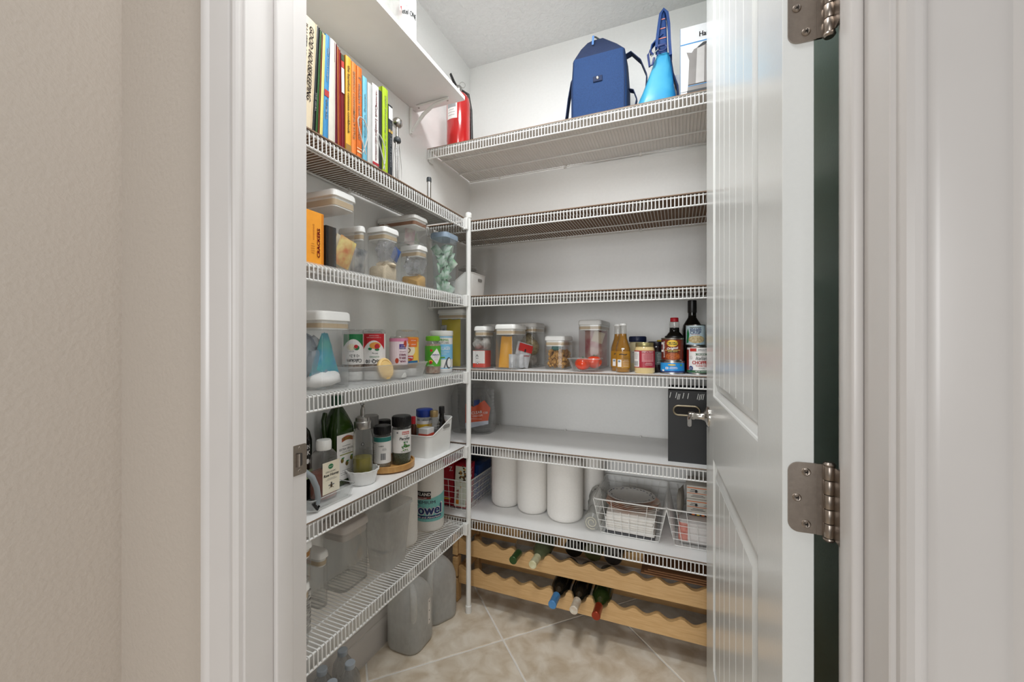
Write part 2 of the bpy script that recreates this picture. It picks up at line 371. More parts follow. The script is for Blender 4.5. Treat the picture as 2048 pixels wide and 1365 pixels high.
# ------------------------------------------------------------------ door, swung into the pantry
DW, DT = 0.865, 0.0345
door = bpy.data.objects.new('door_1', None); COL.objects.link(door); door.location = (0.125, 0.618, 0); door.rotation_euler = (0, 0, math.radians(2.5))
tag(door, 'open white plank-panel door with satin nickel hinges and lever', kind='structure')
Y0, Y1 = .137, .700; Z0, Z1, Z2, Z3 = .20, .820, 1.002, 2.27
for a, b in ((0, Y0), (Y1, DW)): MB().box(0, DT, a, b, .012, 2.43, b=.0008).build('stile', DOORM, door)
for a, b in ((.012, Z0), (Z1, Z2), (Z3, 2.43)): MB().box(0, DT, Y0, Y1, a, b).build('rail', DOORM, door)
for za, zb in ((Z0, Z1), (Z2, Z3)):
    n = 6; i0 = .0435
    yy0, yy1 = Y0 + i0, Y1 - i0; pw = (yy1 - yy0) / n
    MB().box(.012, DT - .012, Y0, Y1, za, zb).build('panel_core', DOORM, door)
    for side in (0, 1):
        for k in range(n):
            g = .0022; xa = .0010 if not side else DT - .0010
            P = [(0, .0040), (.0030, 0), (pw - .0030, 0), (pw, .0040)]
            m = MB(); m.loft([[((xa + q) if not side else (xa - q), yy0 + k * pw + p, z) for p, q in P] + [((xa + .006) if not side else (xa - .006), yy0 + k * pw + p, z) for p in (pw, 0)] for z in (za + i0, zb - i0)])
            m.build('plank', DOORM, door, smooth=20)
        mo = [(0, 0), (.003, .0012), (.0045, .0034), (.013, .0062), (.019, .0092), (.022, .0092), (.040, .0022), (.0435, .0012), (.045, .006)]
        m = MB(); R = []
        for ins, dx in mo:
            x = dx if not side else DT - dx
            R.append([(x, Y0 + ins, za + ins), (x, Y1 - ins, za + ins), (x, Y1 - ins, zb - ins), (x, Y0 + ins, zb - ins)])
        m.loft(R, 0, False, False); m.build('panel_moulding', DOORM, door, smooth=25)
# lever handle
hd = MB(); M0 = T(0, .80, .926, 0, -PI / 2, 0)
hd.lathe([(.0325, 0), (.0325, .004), (.030, .0075), (.022, .010), (.0135, .014), (.0105, .022), (.0105, .040), (.0125, .043), (.0125, .058), (.011, .060), (.004, .0605)], 28, M=M0)
lever = hd.build('door_handle', CHROME, door, label='polished lever handle with round rosette')
m = MB(); R = []
for k in range(9):
    a = k / 8; yy = .80 + .004 - .056 * a; xx = -.052 - .008 * math.sin(a * PI * .5); zz = .926 - .004 * a - .010 * a * a; w_ = .011 - .002 * a; h_ = .0105 + .003 * a
    R.append([(xx + p * 1, yy, zz + q) for p, q in rrect(w_ * 1.3, h_ * 1.7, .005, 3)])
m.loft(R).build('lever', CHROME, lever)
m = MB(); m.lathe([(.0325, 0), (.0325, .004), (.030, .0075), (.013, .014), (.0105, .03), (.0125, .05), (.004, .055)], 24, M=T(DT, .80, .926, 0, PI / 2, 0)); m.build('door_handle', CHROME, door)
m = MB(); m.loft([[(x, y, z) for x, z in rrect(.026, .057, .004, 3, DT / 2, .926)] for y in (DW - .001, DW + .0012)]); m.build('latch_plate', NICKEL, door)
# hinges
for zc in (.339, .966, 1.590, 2.216):
    t = MB(); H = .0445
    pts = [(-.0175 + p + 0, q) for p, q in []]
    out = []
    for k, (sx, sy) in enumerate(((-1, 1), (-1, -1))):
        for i in range(7):
            a = PI / 2 * (k + 1) + PI / 2 * i / 6
            out.append((.0175 + .012 * math.cos(a) + 0.0, sy * (H - .012) + .012 * math.sin(a)))
    out += [(.0425, -H), (.0425, H)]
    t.loft([[(x, y, zc + z) for x, z in out] for y in (-.0026, -.0002)])
    hin = t.build('hinge', NICKEL, door)
    k = MB(); px, py = .0478, -.0075
    for i in range(5):
        a = -H + i * 2 * H / 5; k.lathe([(.0058, a + .0004), (.0062, a + .001), (.0062, a + 2 * H / 5 - .001), (.0058, a + 2 * H / 5 - .0004)], 14, cx=px, cy=py)
    k.lathe([(.0066, H), (.0070, H + .002), (.005, H + .0045)], 14, cx=px, cy=py); k.lathe([(.005, -H - .0045), (.0070, -H - .002), (.0066, -H)], 14, cx=px, cy=py)
    k.box(.036, px, -.0035, -.0012, -H, H)
    o = k.build('knuckle', NICKEL, hin, loc=(0, 0, zc))
    lf = MB(); out2 = [(a, b) for a, b in rrect(.036, 2 * H, .010, 4)]
    lf.loft([[(x, y - .020, z) for y, z in out2] for x in (.0512, .0535)]); lf.build('jamb_leaf', NICKEL, hin, loc=(0, -.004, zc), rot=(0, 0, -math.radians(2.5)))
    for sx, sz in ((.0250, .033), (.0150, -.0005), (.0250, -.033)):
        s_ = MB(); s_.lathe([(.0050, 0), (.0050, .0012), (.0038, .0024), (.0010, .0020)], 16)
        so = s_.build('screw', NICKEL, hin, loc=(sx, -.0026, zc + sz), rot=(PI / 2, 0, 0))
        c = MB(); c.box(-.0030, .0030, -.0006, .0006, .0021, .0027).box(-.0006, .0006, -.0030, .0030, .0021, .0027)
        c.build('screw_slot', BLACK, hin, loc=(sx, -.0026, zc + sz), rot=(PI / 2, 0, .5))
# ================================================================== WIRE SHELVES
LZ = [.385, .713, 1.030, 1.357, 1.685]; BZ = [.393, .717, 1.038, 1.355, 1.680, 2.030]
WR = .0017; LIP = .040; PITCH = .0131
def shelf(z, side, liner, label):
    L, D = (1.535 - .610, .205) if side == 'L' else (XR - .006 - (XL + .006), .402)
    # local frame: x = along the shelf, y = depth from the front edge, z up
    if side == 'L': loc, rz = (-.841, .610, z), PI / 2
    else: loc, rz = (XL + .006, 1.550, z), 0.0
    t = thing('wire_shelf', label, 'shelf', loc, rz, 'white wire pantry shelves')
    n = int(L / PITCH); m = MB()
    for i in range(n + 1):
        x = .006 + i * (L - .012) / n
        m.tube([(x, D, 0), (x, .004, 0), (x, 0, -.003), (x, -.0008, -LIP)], WR, 6)
    m.build('cross_wires', WIREM, t, kind='stuff')
    r = .0029
    MB().tube([(0, .006, -WR - r), (L, .006, -WR - r)], r, 8).build('front_rail', WIREM, t)
    MB().tube([(0, .002, -LIP), (L, .002, -LIP)], r, 8).build('lower_rail', WIREM, t)
    MB().tube([(0, D - .004, -WR - r), (L, D - .004, -WR - r)], r, 8).build('back_rail', WIREM, t)
    for d in ((.30, .70) if side == 'B' else (.38,)):
        MB().tube([(0, D * d, -WR - r), (L, D * d, -WR - r)], r, 8).build('middle_rail', WIREM, t)
    k = 4 if side == 'B' else 3
    for i in range(k):
        x = L * (i + .5) / k
        c = MB(); c.rbox(-.006, .006, -.010, .002, -.012, .006, .003, .002).tube([(0, -.006, .0), (0, -.001, .010)], .0045, 8)
        c.build('wall_clip', WHITE, t, loc=(x, D + .000, 0))
    e = MB(); e.rbox(.001, .005, .0, .03, -LIP - .012, .004, .0015, .001)
    e.build('end_bracket', WHITE, t, loc=(0 if side == 'B' else 0, .012, 0)) if side == 'B' else None
    if liner:
        mats = {'brown': [BROWN, BROWN, BROWN], 'white': [BOARD, BROWN, BROWN], 'clear': [LINR, LINR, LINR], 'pale': [BOARD, BOARD, BROWN]}[liner]
        th = .0032 if liner != 'clear' else .0012; a = WR + .0002; q = MB()
        q.add([(0, -.001, a), (L, -.001, a), (L, D, a), (0, D, a)], [(3, 2, 1, 0)], 1)
        q.add([(0, -.001, a + th), (L, -.001, a + th), (L, D, a + th), (0, D, a + th)], [(0, 1, 2, 3)], 0)
        q.add([(0, -.001, a), (L, -.001, a), (L, D, a), (0, D, a), (0, -.001, a + th), (L, -.001, a + th), (L, D, a + th), (0, D, a + th)], [(0, 1, 5, 4), (1, 2, 6, 5), (2, 3, 7, 6), (3, 0, 4, 7)], 2)
        o = q.build('liner', mats, t, smooth=0); o['label'] = {'brown': 'brown hardboard liner', 'white': 'white board with brown underside', 'clear': 'clear film liner', 'pale': 'white board with brown edge'}[liner]
    return t
for z, ln, lb in zip(LZ, (None, 'white', 'clear', 'clear', 'brown'), (
    'bare white wire shelf on the strike-side wall, lowest, above the water jugs',
    'short white wire shelf under the honey, oil and spice bottles',
    'short white wire shelf under the vitamin bottles',
    'short white wire shelf under the orange box and lidded canisters on the side wall',
    'short white wire shelf with brown liner carrying the cookbooks')):
    shelf(z, 'L', ln, lb)
for z, ln, lb in zip(BZ, ('white', 'white', 'white', 'brown', 'brown', 'pale'), (
    'long white wire shelf above the wine rack, carrying wire baskets and paper towels',
    'long white wire shelf holding the black file box and bagged cups',
    'long white wire shelf holding beer, tomatoes and food cans on the back wall',
    'long wire shelf on the back wall, nearly empty, with one white bin',
    'long empty wire shelf with brown liner on the back wall',
    'highest long wire shelf with pale board, under the blue bags')):
    shelf(z, 'B', ln, lb)
# LSURF/BSURF: height of the surface things stand on
LS = [.385 + WR, .713 + .0052, 1.030 + .0032, 1.357 + .0032, 1.685 + .0052]
BS = [z + .0052 for z in BZ]
t = thing('shelf_pole', 'white upright pole at the corner where side and back shelves meet', 'pole', (-.832, 1.5375, 0))
MB().lathe([(.0105, .012), (.0105, 1.700)], 20).build('tube', WHITE, t)
MB().lathe([(.013, 0), (.0135, .004), (.0130, .030), (.0108, .032)], 20).build('foot', WHITE, t)
MB().lathe([(.0125, 1.692), (.0132, 1.696), (.0132, 1.711), (.0105, 1.7155)], 20).build('cap', WHITE, t)
for z in LZ:
    m = MB(); m.rbox(-.012, .012, -.016, .002, -.046, .004, .004, .002); m.build('support_clip', WHITE, t, loc=(-.006, -.0095, z))
# plain white board shelf, high on the left wall
t = thing('board_shelf', 'plain white board shelf mounted high above the cookbooks', 'shelf', (-.813, .61, 2.158))
MB().box(-.2415, 0, 0, .862, 0, .0165, b=.0008).build('board', BOARD, t)
m = MB(); m.tube([(-.205, .815, -.004), (-.05, .815, -.004)], .006, 8, sq=.5).tube([(-.234, .815, -.006), (-.234, .815, -.115)], .006, 8)
m.tube([(-.228, .815, -.105), (-.20, .815, -.075), (-.17, .815, -.045), (-.12, .815, -.018), (-.05, .815, -.006)], [.006, .008, .009, .007, .005], 10, sq=.7)
m.build('bracket', WHITE, t)
for x in (-.20, -.06): MB().lathe([(.004, 0), (.004, .0015), (.002, .0025)], 12).build('screw', STEEL, t, loc=(x, .823, -.008), rot=(PI, 0, 0))
# ================================================================== generic builders for the goods
def canister(label, u0, um, u1, z0, zt, x=None, y=None, gasket=TAN, name='storage_canister', cat='container', group=None, x0=None, y1=None, body=CLR, r=.012, lidh=.020, lidm=WHITE, band=.012):
    a0, a1, b0, b1 = fit(u0, um, u1, x, y)
    if x0 is not None: a0 = x0
    if y1 is not None: b1 = y1
    w_, d, h = a1 - a0, b1 - b0, zt - z0
    t = thing(name, label, cat, ((a0 + a1) / 2, (b0 + b1) / 2, z0), 0, group)
    o = .0025; W_, D_ = w_ - 2 * o, d - 2 * o
    m = MB(); R = []
    for ins, z in ((.003, 0), (0, .003), (0, h - lidh)):
        R.append([(p, q, z) for p, q in rrect(W_ - 2 * ins, D_ - 2 * ins, r, 4)])
    m.loft(R, 0, True, False); m.build('body', body, t)
    m = MB(); R = [[(p, q, z) for p, q in rrect(W_ - 2 * i, D_ - 2 * i, r, 4)] for i, z in ((.0012, .0015), (.0012, .006), (.004, .0075), (.004, .0015))]
    m.loft(R, 0, False, False); m.build('base_rim', CLRD, t)
    m = MB(); R = [[(p, q, z) for p, q in rrect(w_ - 2 * i, d - 2 * i, r + .001, 4)] for i, z in ((.003, h - lidh - .001), (0, h - lidh + .001), (.0012, h - .006), (.004, h - .0012), (.007, h))]
    m.loft(R); m.build('lid', lidm, t)
    m = MB(); q = h - lidh
    m.loft([[(p, s_, z) for p, s_ in rrect(W_ - .005, D_ - .005, r, 4)] for z in (q - .008, q - .001)]); m.build('lid_skirt', lidm, t)
    m = MB(); m.loft([[(p, s_, z) for p, s_ in rrect(W_ - .0035, D_ - .0035, r, 4)] for z in (q - .008 - band, q - .008)]); m.build('gasket', gasket, t)
    m = MB(); m.loft([[(p, s_, z) for p, s_ in rrect(W_ - .006, D_ - .006, r, 4)] for z in (q - .012 - band, q - .008 - band)]); m.build('seal_ring', lidm, t)
    t['w'] = w_; t['d'] = d; t['h'] = h
    return t
def packet(name, label, cat, x, y, z, w_, h, t_, m, rz=0, rx=0, ry=0, seed=1, pr=None, taper=0, mats=None, group=None, cr=.15):
    t = thing(name, label, cat, (x, y, z), 0, group, rot=(rx, ry, rz))
    MB().pouch(w_, h, t_, seed=seed, taper=taper, cr=cr).build('pouch', m, t, smooth=60)
    if pr: pr.flat(t, (0, -t_ / 2 * 1.08 - .001, 0), (1, 0, 0), (0, 0, 1))
    return t
def crumple(name, label, cat, x, y, z, sx, sy, sz, m, seed=1, amp=.2, flat=.6, group=None, rot=None):
    t = tag(MB().blob(sx, sy, sz, seed=seed, amp=amp, flat=flat, nu=18, nv=12).build(name, m, smooth=50), label, cat, group)
    t.location = (x, y, z + sz * flat)
    if rot: t.rotation_euler = rot
    return t
def carton(name, label, cat, x0, x1, y0, y1, z0, z1, m, group=None, rz=0):
    t = thing(name, label, cat, ((x0 + x1) / 2, (y0 + y1) / 2, z0), rz, group)
    w_, d, h = (x1 - x0) / 2, (y1 - y0) / 2, z1 - z0
    MB().box(-w_, w_, -d, d, 0, h, b=.0008).build('box', m, t)
    MB().box(-w_ + .001, w_ - .001, -.0006, .0006, h, h + .0003).build('flap_seam', GREYINK, t)
    return t
def jar(name, label, cat, x, y, z, body, bm_, cap=None, cm=None, fill=None, fm=None, group=None, n=28, rz=None, capname='cap', ribs=0):
    t = thing(name, label, cat, (x, y, z), face(x, y) if rz is None else rz, group)
    MB().lathe(body, n).build('body', bm_, t)
    if cap:
        m = MB(); m.lathe(cap, n)
        if ribs:
            r0 = max(p[0] for p in cap); za = cap[0][1] + .002; zb = cap[-1][1] - .004
            for k in range(ribs):
                a = 2 * PI * k / ribs; m.tube([(r0 * math.cos(a), r0 * math.sin(a), za), (r0 * math.cos(a), r0 * math.sin(a), zb)], .0008, 4)
        m.build(capname, cm, t)
    if fill: MB().lathe(fill, n).build('contents', fm, t)
    return t
def cyl_label(r, z0, z1, m, half=2.6, base=None):
    P = Print(); P.rect(-r * half, r * half, z0, z1, m, 1); return P
# ================================================================== COOKBOOKS on the top short shelf
def book(label, y0, y1, zt, color, lean=0, text=None, tcol='#3a2a20', th=None, depth=.185, xf=-.858, thin=False, name='cookbook', extra=None, kind='hard'):
    z0 = LS[4]; h = zt - z0; W_ = y1 - y0
    t = thing(name, label, 'book' if name != 'magazine' else 'magazine', (xf - depth / 2, (y0 + y1) / 2, z0 + abs(math.sin(math.radians(lean))) * W_ / 2), group='books and magazines on the side shelf', rot=(-math.radians(lean), 0, 0))
    cm = mat('cover_' + color.strip('#'), color, .4, scale=60, var=.05); hw = W_ / 2 - .0004
    c = .0022 if W_ > .009 else .0005
    m = MB(); m.box(-depth / 2, depth / 2, -hw, -hw + c, 0, h).box(-depth / 2, depth / 2, hw - c, hw, 0, h)
    R = [[(depth / 2 - .003 + (.0035 if W_ > .012 else .002) * math.cos(a) , hw * math.sin(a), z) for a in [(-PI / 2) + PI * i / 6 for i in range(7)]] + [(depth / 2 - .005, hw, z), (depth / 2 - .005, -hw, z)] for z in (0, h)]
    m.loft(R); m.build('cover', cm, t)
    i = .003 if kind == 'hard' else .0003
    MB().box(-depth / 2 + i, depth / 2 - .004, -hw + c, hw - c, i, h - i).build('pages', mat('book_pages', '#e8e0cf', .8, scale=200, var=.1, stretch=(1, 60, 1)), t)
    if text or extra:
        P = Print()
        if text:
            for k, (tx, cy, hh, ll, off, sh) in enumerate(text): P.text(tx, off, cy * h, hh, mat('t_' + tcol.strip('#'), tcol, .5), ll, -90, 4, .0004, sh)
        if extra:
            for e in extra: P.rect(-hw * .98, hw * .98, e[0] * h, e[1] * h, mat('c_' + e[2].strip('#'), e[2], .5), 2)
        P.flat(t, (depth / 2 + .0008, 0, 0), (0, 1, 0), (0, 0, 1))
    return t
book('thick beige cookbook with brown capital letters on its spine, beside the door jamb', .704, .757, 1.978, '#e3d3b6', 3.2,
     [('GOOD HOUSEKEEPING', .60, .0125, .19, .010, .25), ('ILLUSTRATED COOKBOOK', .56, .0125, .21, -.008, .25)], '#4b3440')
for a in [
 ('thin black paperback standing against the thick beige cookbook', .7585, .7665, 1.976, '#26282a', 3, [('THE GRILL', .3, .004, .05, 0, 0)], '#c9c9c9'),
 ('thin dark green paperback beside the black one', .7675, .7735, 1.972, '#3c6a34', 3, None, '#ffffff'),
 ('thin reddish brown magazine beside the green paperback', .7745, .7795, 1.966, '#7c3a28', 2.6, None, '#ffffff'),
 ('thin pale yellow booklet near the dark green paperback', .7805, .7895, 1.970, '#eadf8c', 2.2, None, '#ffffff'),
 ('blue cooking magazine with white lettering and a red patch', .7905, .8065, 1.975, '#3f8fc4', 1.8, [('easy home recipes', .72, .005, .09, 0, 0), ('BAKING', .3, .005, .05, 0, 0)], '#f0f4f8'),
 ('plain cream book with no lettering on its spine', .8085, .8310, 1.975, '#dcd8cc', .6, None, '#ffffff'),
 ('thin maroon magazine beside the plain cream book', .8320, .8400, 1.972, '#6e1f33', -.4, None, '#ffffff'),
 ('thin orange-brown magazine between maroon ones', .8410, .8470, 1.968, '#b8693a', -.6, None, '#ffffff'),
 ('thin red magazine beside the orange-brown one', .8480, .8540, 1.964, '#9c2b2b', -.8, None, '#ffffff'),
 ('dark green magazine with white upper spine', .8550, .8660, 1.958, '#7d2026', -.8, None, '#ffffff'),
]:
    lab, ya, yb, zt, col, ln, tx, tc = a
    if 'cooking magazine' in lab: ex = [(.42, .48, '#b3332e')]
    elif 'white upper' in lab: ex = [(.93, .99, '#3a4a30'), (.86, .925, '#c33a2e'), (.60, .855, '#e9e6e0')]
    else: ex = None
    if 'white upper' in lab: lab = 'dark red magazine with a white upper spine beside the yellow cookbook'
    book(lab, ya, yb, zt, col, ln, tx, tc, name='magazine' if 'magazine' in lab or 'booklet' in lab else 'cookbook', extra=ex, kind='soft')
book('yellow cookbook with pale lettering beside the orange ones', .869, .8895, 1.965, '#f0b43c', 0, [('the barefoot contessa cookbook', .56, .0085, .19, 0, 0)], '#8a7a52', extra=[(.02, .10, '#a07a3c')])
book('orange cookbook with pale capitals beside the yellow one', .891, .9085, 1.962, '#ef8a3e', 0, [('BAREFOOT CONTESSA', .68, .0075, .12, 0, 0), ('FAMILY STYLE', .34, .0075, .08, 0, 0)], '#f6dcb8')
book('deep orange cookbook with bold white lettering beside the light blue one', .911, .9315, 1.962, '#e9782a', 0, [('modern comfort food', .52, .0105, .16, 0, 0), ('T', .88, .009, .012, 0, 0)], '#fbf0e0', extra=[(.08, .10, '#f6d8b0'), (.12, .13, '#f6d8b0')])
book('light blue cookbook with white lettering next to the deep orange one', .9345, .9525, 1.947, '#7cc4dc', 0, [('skinny suppers', .55, .0075, .13, 0, 0)], '#d9f0f6')
book('grey-white ring binder notebook between light blue and white books', .9545, .9735, 1.940, '#c9cac9', 0, None, '#ffffff', kind='soft')
book('white book with red script title and red foot band', .9755, 1.004, 1.950, '#f1efec', 0, [('OUR WEDDING', .84, .005, .05, .002, 0), ('Cook Lovely', .60, .0125, .085, 0, .2), ('THE GUEST COOKBOOK', .28, .005, .09, 0, 0)], '#a8404c', extra=[(.055, .085, '#b5303a')])
book('slim black spiral notebook between the white and lime green books', 1.0055, 1.0185, 1.945, '#2b2c2e', 0, None, '#ffffff', kind='soft')
book('lime green cookbook with white script lettering', 1.0205, 1.0465, 1.966, '#b2cf2a', 0, [('2007 Everything in its place', .55, .0085, .20, 0, .15)], '#f0f6d8')
book('dark book with small white print at the far end of the row', 1.0485, 1.069, 1.925, '#2e3338', 0, [('cook & bake 75 recipes', .45, .0065, .14, 0, 0)], '#dfe3e6', extra=[(.80, .97, '#e4e4e2'), (.62, .66, '#c8a24a')])
# white charging cord loops hanging over the books
m = MB(); m.tube([(-.848 - .0*k, .925 + .02 * math.sin(k / 12 * PI * 2.2), 1.695 + .018 + .10 * math.sin(k / 12 * PI)) for k in range(13)], .0016, 6)
m.tube([(-.848, 1.005 + .018 * math.sin(k / 12 * PI * 2.2 + .5), 1.70 + .10 * math.sin(k / 12 * PI)) for k in range(13)], .0016, 6)
tag(m.build('cord', mat('cord_grey', '#cfd0ce', .4)), 'thin pale grey cord looped in front of the light blue book', 'cord')
# whisks and beaters
t = thing('blending_wand', 'steel wand with round knob and black collar standing beyond the books', 'utensil', (-.93, 1.185, LS[4]))
MB().lathe([(.006, .195), (.006, .245)], 14).build('rod', STEEL, t)
MB().lathe([(.006, .238), (.013, .241), (.0175, .247), (.0185, .255), (.017, .264), (.011, .270), (.003, .272)], 24).build('knob', STEEL, t)
MB().lathe([(.012, .186), (.0135, .190), (.012, .200), (.0065, .205)], 20).build('collar', mat('dark_rubber', '#3b4043', .5), t)
m = MB()
for dx in (-.0045, .0045): m.tube([(0, dx, 0.0), (0, dx, .190)], .0036, 10)
m.build('shaft', STEEL, t)
m = MB()
for s_ in (-1, 1): m.tube([(0, s_ * (.008 + .016 * math.sin(k / 10 * PI * .9)), .186 - .184 * k / 10) for k in range(11)], .0010, 6)
m.build('beater_wire', STEEL, t)
m = MB(); m.tube([(-.905, 1.085 + .004, 1.69)] + [(-.905, 1.105 + .018 * math.cos(a), 1.755 + .055 * math.sin(a)) for a in [PI + PI * 1.0 * -k / 12 for k in range(13)]] + [(-.905, 1.118, 1.70)], .0026, 8)
tag(m.build('whisk', STEEL), 'bent steel wire loop standing between the books and the wand', 'utensil')
t = thing('steel_rod', 'slim steel rod with a black cap standing at the corner of the shelf', 'utensil', (-.93, 1.385, LS[4]))
MB().lathe([(.0085, 0), (.0085, .118)], 18).build('rod', STEEL, t)
MB().lathe([(.0095, .116), (.0098, .119), (.0098, .131), (.0080, .135), (.003, .1365)], 18).build('cap', mat('dark_rubber', '#3b4043', .5), t)
# ================================================================== SECOND SHORT SHELF: orange box and canisters
z = LS[3]
t = carton('carton', 'orange carton with red lettering beside the door jamb', 'box', -.99, -.868, .700, .803, z, 1.500, mat('orange_card', '#f3a02c', .45))
P = Print(); P.rect(-.05, -.003, .002, .141, PAPER, 1); P.lines(-.028, .125, .034, 11, .010, GREYINK)
P.text('NUTRITION FACTS', -.028, .133, .005, INK, .035); P.text('CRACKERS', .034, .060, .009, RED, .075, 90, 4, .0006); P.text('toasted', .018, .085, .005, mat('ochre', '#b06a18', .5), .04, 90)
P.lines(.016, .055, .012, 5, .006, mat('ochre', '#b06a18', .5)); P.rect(.045, .0505, .004, .138, mat('ochre2', '#d98218', .5), 2)
P.flat(t, (.0612, 0, 0), (0, 1, 0), (0, 0, 1))
LG = 'clear canisters with white lids'
tall = canister('tall clear canister behind the orange carton, holding tea packets', 590, 668, 715, z, 1.588, x=-.872, x0=-1.03, group=LG, band=.016)
X, Y = tall.location.x, tall.location.y
carton('tea_box', 'black tea box seen through the tall canister behind the orange carton', 'box', X + .005, X + .055, Y - .048, Y - .012, z + .004, z + .125, BLACK)
for k in range(3): packet('tea_packet', ['pale yellow sachet leaning in the tall canister, nearest the glass', 'cream sachet leaning behind in the tall canister', 'buff sachet with orange print in the tall canister'][k], 'packet', X + .045 - k * .018, Y + .012 + k * .004, z + .022, .062, .085 + .006 * k, .012, [mat('sachet1', '#e8d98a', .5, hex2='#d07a48', scale=30), CREAM, mat('sachet2', '#d9b878', .5, hex2='#b65a3a', scale=25)][k], rz=PI / 2 + .2 * k, rx=.15, ry=.25 - .1 * k, seed=20 + k)
for k in range(3): packet('red_packet', ['bright red foil packet lying lowest in the tall canister', 'dark red foil packet lying across the tall canister', 'red packet lying on the others in the tall canister'][k], 'packet', X + .02, Y - .028 + .006 * k, z + .006 + .009 * k, .085, .085, .010, [mat('red_foil', '#b92e26', .35), mat('red_foil2', '#8e2420', .35), mat('red_foil3', '#cc4a30', .35)][k], rz=PI / 2 + .15 * k, rx=-PI / 2 + .12, seed=30 + k)
small = canister('narrow canister standing just behind the tall tea canister', 700, 722, 735, z, 1.522, x=-.90, x0=-1.0, group=LG, r=.02)
packet('paper_packet', 'grey and white packet inside the narrow canister', 'packet', small.location.x + .01, small.location.y + .01, z + .006, .06, .09, .02, mat('grey_pack', '#d6d3ce', .5, hex2='#55585c', scale=18), rz=PI / 2, rx=.2, seed=5)
flour = canister('squat canister of flour in a clear bag', 730, 770, 801, z, 1.540, x=-.874, group=LG)
X, Y = flour.location.x, flour.location.y; FL = mat('flour', '#d9cab0', .9, bump=.6, scale=220, var=.14)
o = tag(MB().heap(flour['w'] - .014, flour['d'] - .014, .052, seed=3, bump=.22).build('flour_bag', FL), 'bag of beige flour at the bottom of the squat canister', 'bag'); o.location = (X, Y, z + .006)
crumple('flour_clump', 'lumpy beige flour bag resting on the flour in the squat canister', 'bag', X + .012, Y + .006, z + .052, .026, .028, .014, FL, 5, .3, .4)
crumple('bag_neck', 'twisted clear bag top above the flour', 'bag', X + .006, Y - .002, z + .066, .030, .030, .040, clear('crinkled_bag', '#dfe1e6', .35, .30, '#c8cad6', .12), 8, .5, .9)
packet('blue_scoop', 'blue packet corner inside the flour canister', 'packet', X + .026, Y + .022, z + .078, .035, .045, .006, mat('blue_card', '#35579a', .5), rz=PI / 2, rx=.1, ry=.4, seed=9, cr=.02)
under = canister('short canister of golden sugar beneath the packet canister', 797, 838, 858, z, 1.520, x=-.874, group=LG)
X, Y = under.location.x, under.location.y
o = tag(MB().heap(under['w'] - .014, under['d'] - .014, .042, seed=9, bump=.2).build('sugar_bag', mat('golden_sugar', '#cfa765', .85, bump=.5, scale=240, var=.15)), 'bag of golden sugar at the bottom of the short canister', 'bag'); o.location = (X, Y, z + .006)
crumple('bag_neck', 'crinkled clear bag above the golden sugar', 'bag', X + .004, Y, z + .052, .033, .030, .034, clear('crinkled_bag', '#dfe1e6', .35, .30), 12, .5, .9)
top = canister('wide low canister stacked on the golden sugar canister', 752, 830, 858, 1.5205, 1.624, x=-.872, gasket=BRNG, group=LG, lidh=.016)
X, Y = top.location.x, top.location.y
cols = [('grey sachet with cursive print', '#b9b5b1'), ('brown snack packet', '#8a6a48'), ('dark green packet', '#3f5a3c'), ('pale green packet', '#7ea06a'), ('pink packet', '#b58a98')]
for k, (nm, c) in enumerate(cols):
    p_ = packet('snack_packet', nm + ' in the low canister stacked on top', 'packet', X - .035 + .016 * k + (.01 if k == 0 else 0), Y + (-.045, -.062, .035, .055, 0)[k], 1.5265, .045, .060, .010, mat('pk' + c[1:], c, .45, hex2='#d8d4cc', scale=28), rz=PI / 2 + (-.2, .3, .5, .2, -.3)[k], ry=(.35, -.2, .5, .6, .1)[k], seed=40 + k)
x0, x1, y0, y1 = fit(862, 890, 915, x=-.872)
t = thing('tea_tub', 'tall clear tub with blue lid full of wrapped tea bags', 'container', ((x0 + x1) / 2, (y0 + y1) / 2, z))
w_, d = x1 - x0 + .01, y1 - y0; BL = clear('blue_tint_plastic', '#dde8f0', .18, .12, '#c0cdd8')
m = MB(); m.loft([[(p, q, zz) for p, q in rrect(w_ * s_, d * s_, .015, 4)] for s_, zz in ((.78, 0), (.82, .004), (1.0, .236))], 0, True, False); m.build('body', BL, t)
LB = mat('blue_grey_lid', '#a9bdd3', .35)
m = MB(); m.loft([[(p, q, zz) for p, q in rrect(w_ * s_, d * s_, .017, 4)] for s_, zz in ((1.06, .228), (1.07, .232), (1.07, .244), (1.02, .249), (.90, .249), (.88, .244))]); m.build('lid', LB, t)
m = MB(); m.rbox(w_ * .53, w_ * .56, -.025, .025, .205, .236, .001, .001); m.rbox(-.02, .02, -d * .56, -d * .53, .205, .236, .001, .001); m.build('clip', BL, t)
TX, TY = (x0 + x1) / 2, (y0 + y1) / 2; rnd = random.Random(3)
tbm = MC.setdefault('teabag', mat('teabag', '#f1f4ee', .6, hex2='#7fae88', scale=34)); first = None
for lv in range(7):
    for k in range(5):
        sc_ = .72 + .035 * lv; xx = (-.3, .28, .3, -.25, 0)[k] * w_ * sc_ * .6; yy = (-.3, -.32, .3, .28, 0)[k] * d * sc_ * .66
        if first is None:
            first = tag(MB().pouch(.034, .042, .010, nx=4, nz=4, cr=.1).build('tea_bag', tbm, smooth=50), 'green and white wrapped tea bag in the blue lidded tub', 'tea bag', 'wrapped tea bags in the tub'); o = first
        else: o = dup(first)
        o.location = (TX + xx, TY + yy, z + .010 + lv * .026); o.rotation_euler = (rnd.uniform(-.5, .5), rnd.uniform(-.9, .9), rnd.uniform(0, 3.1))
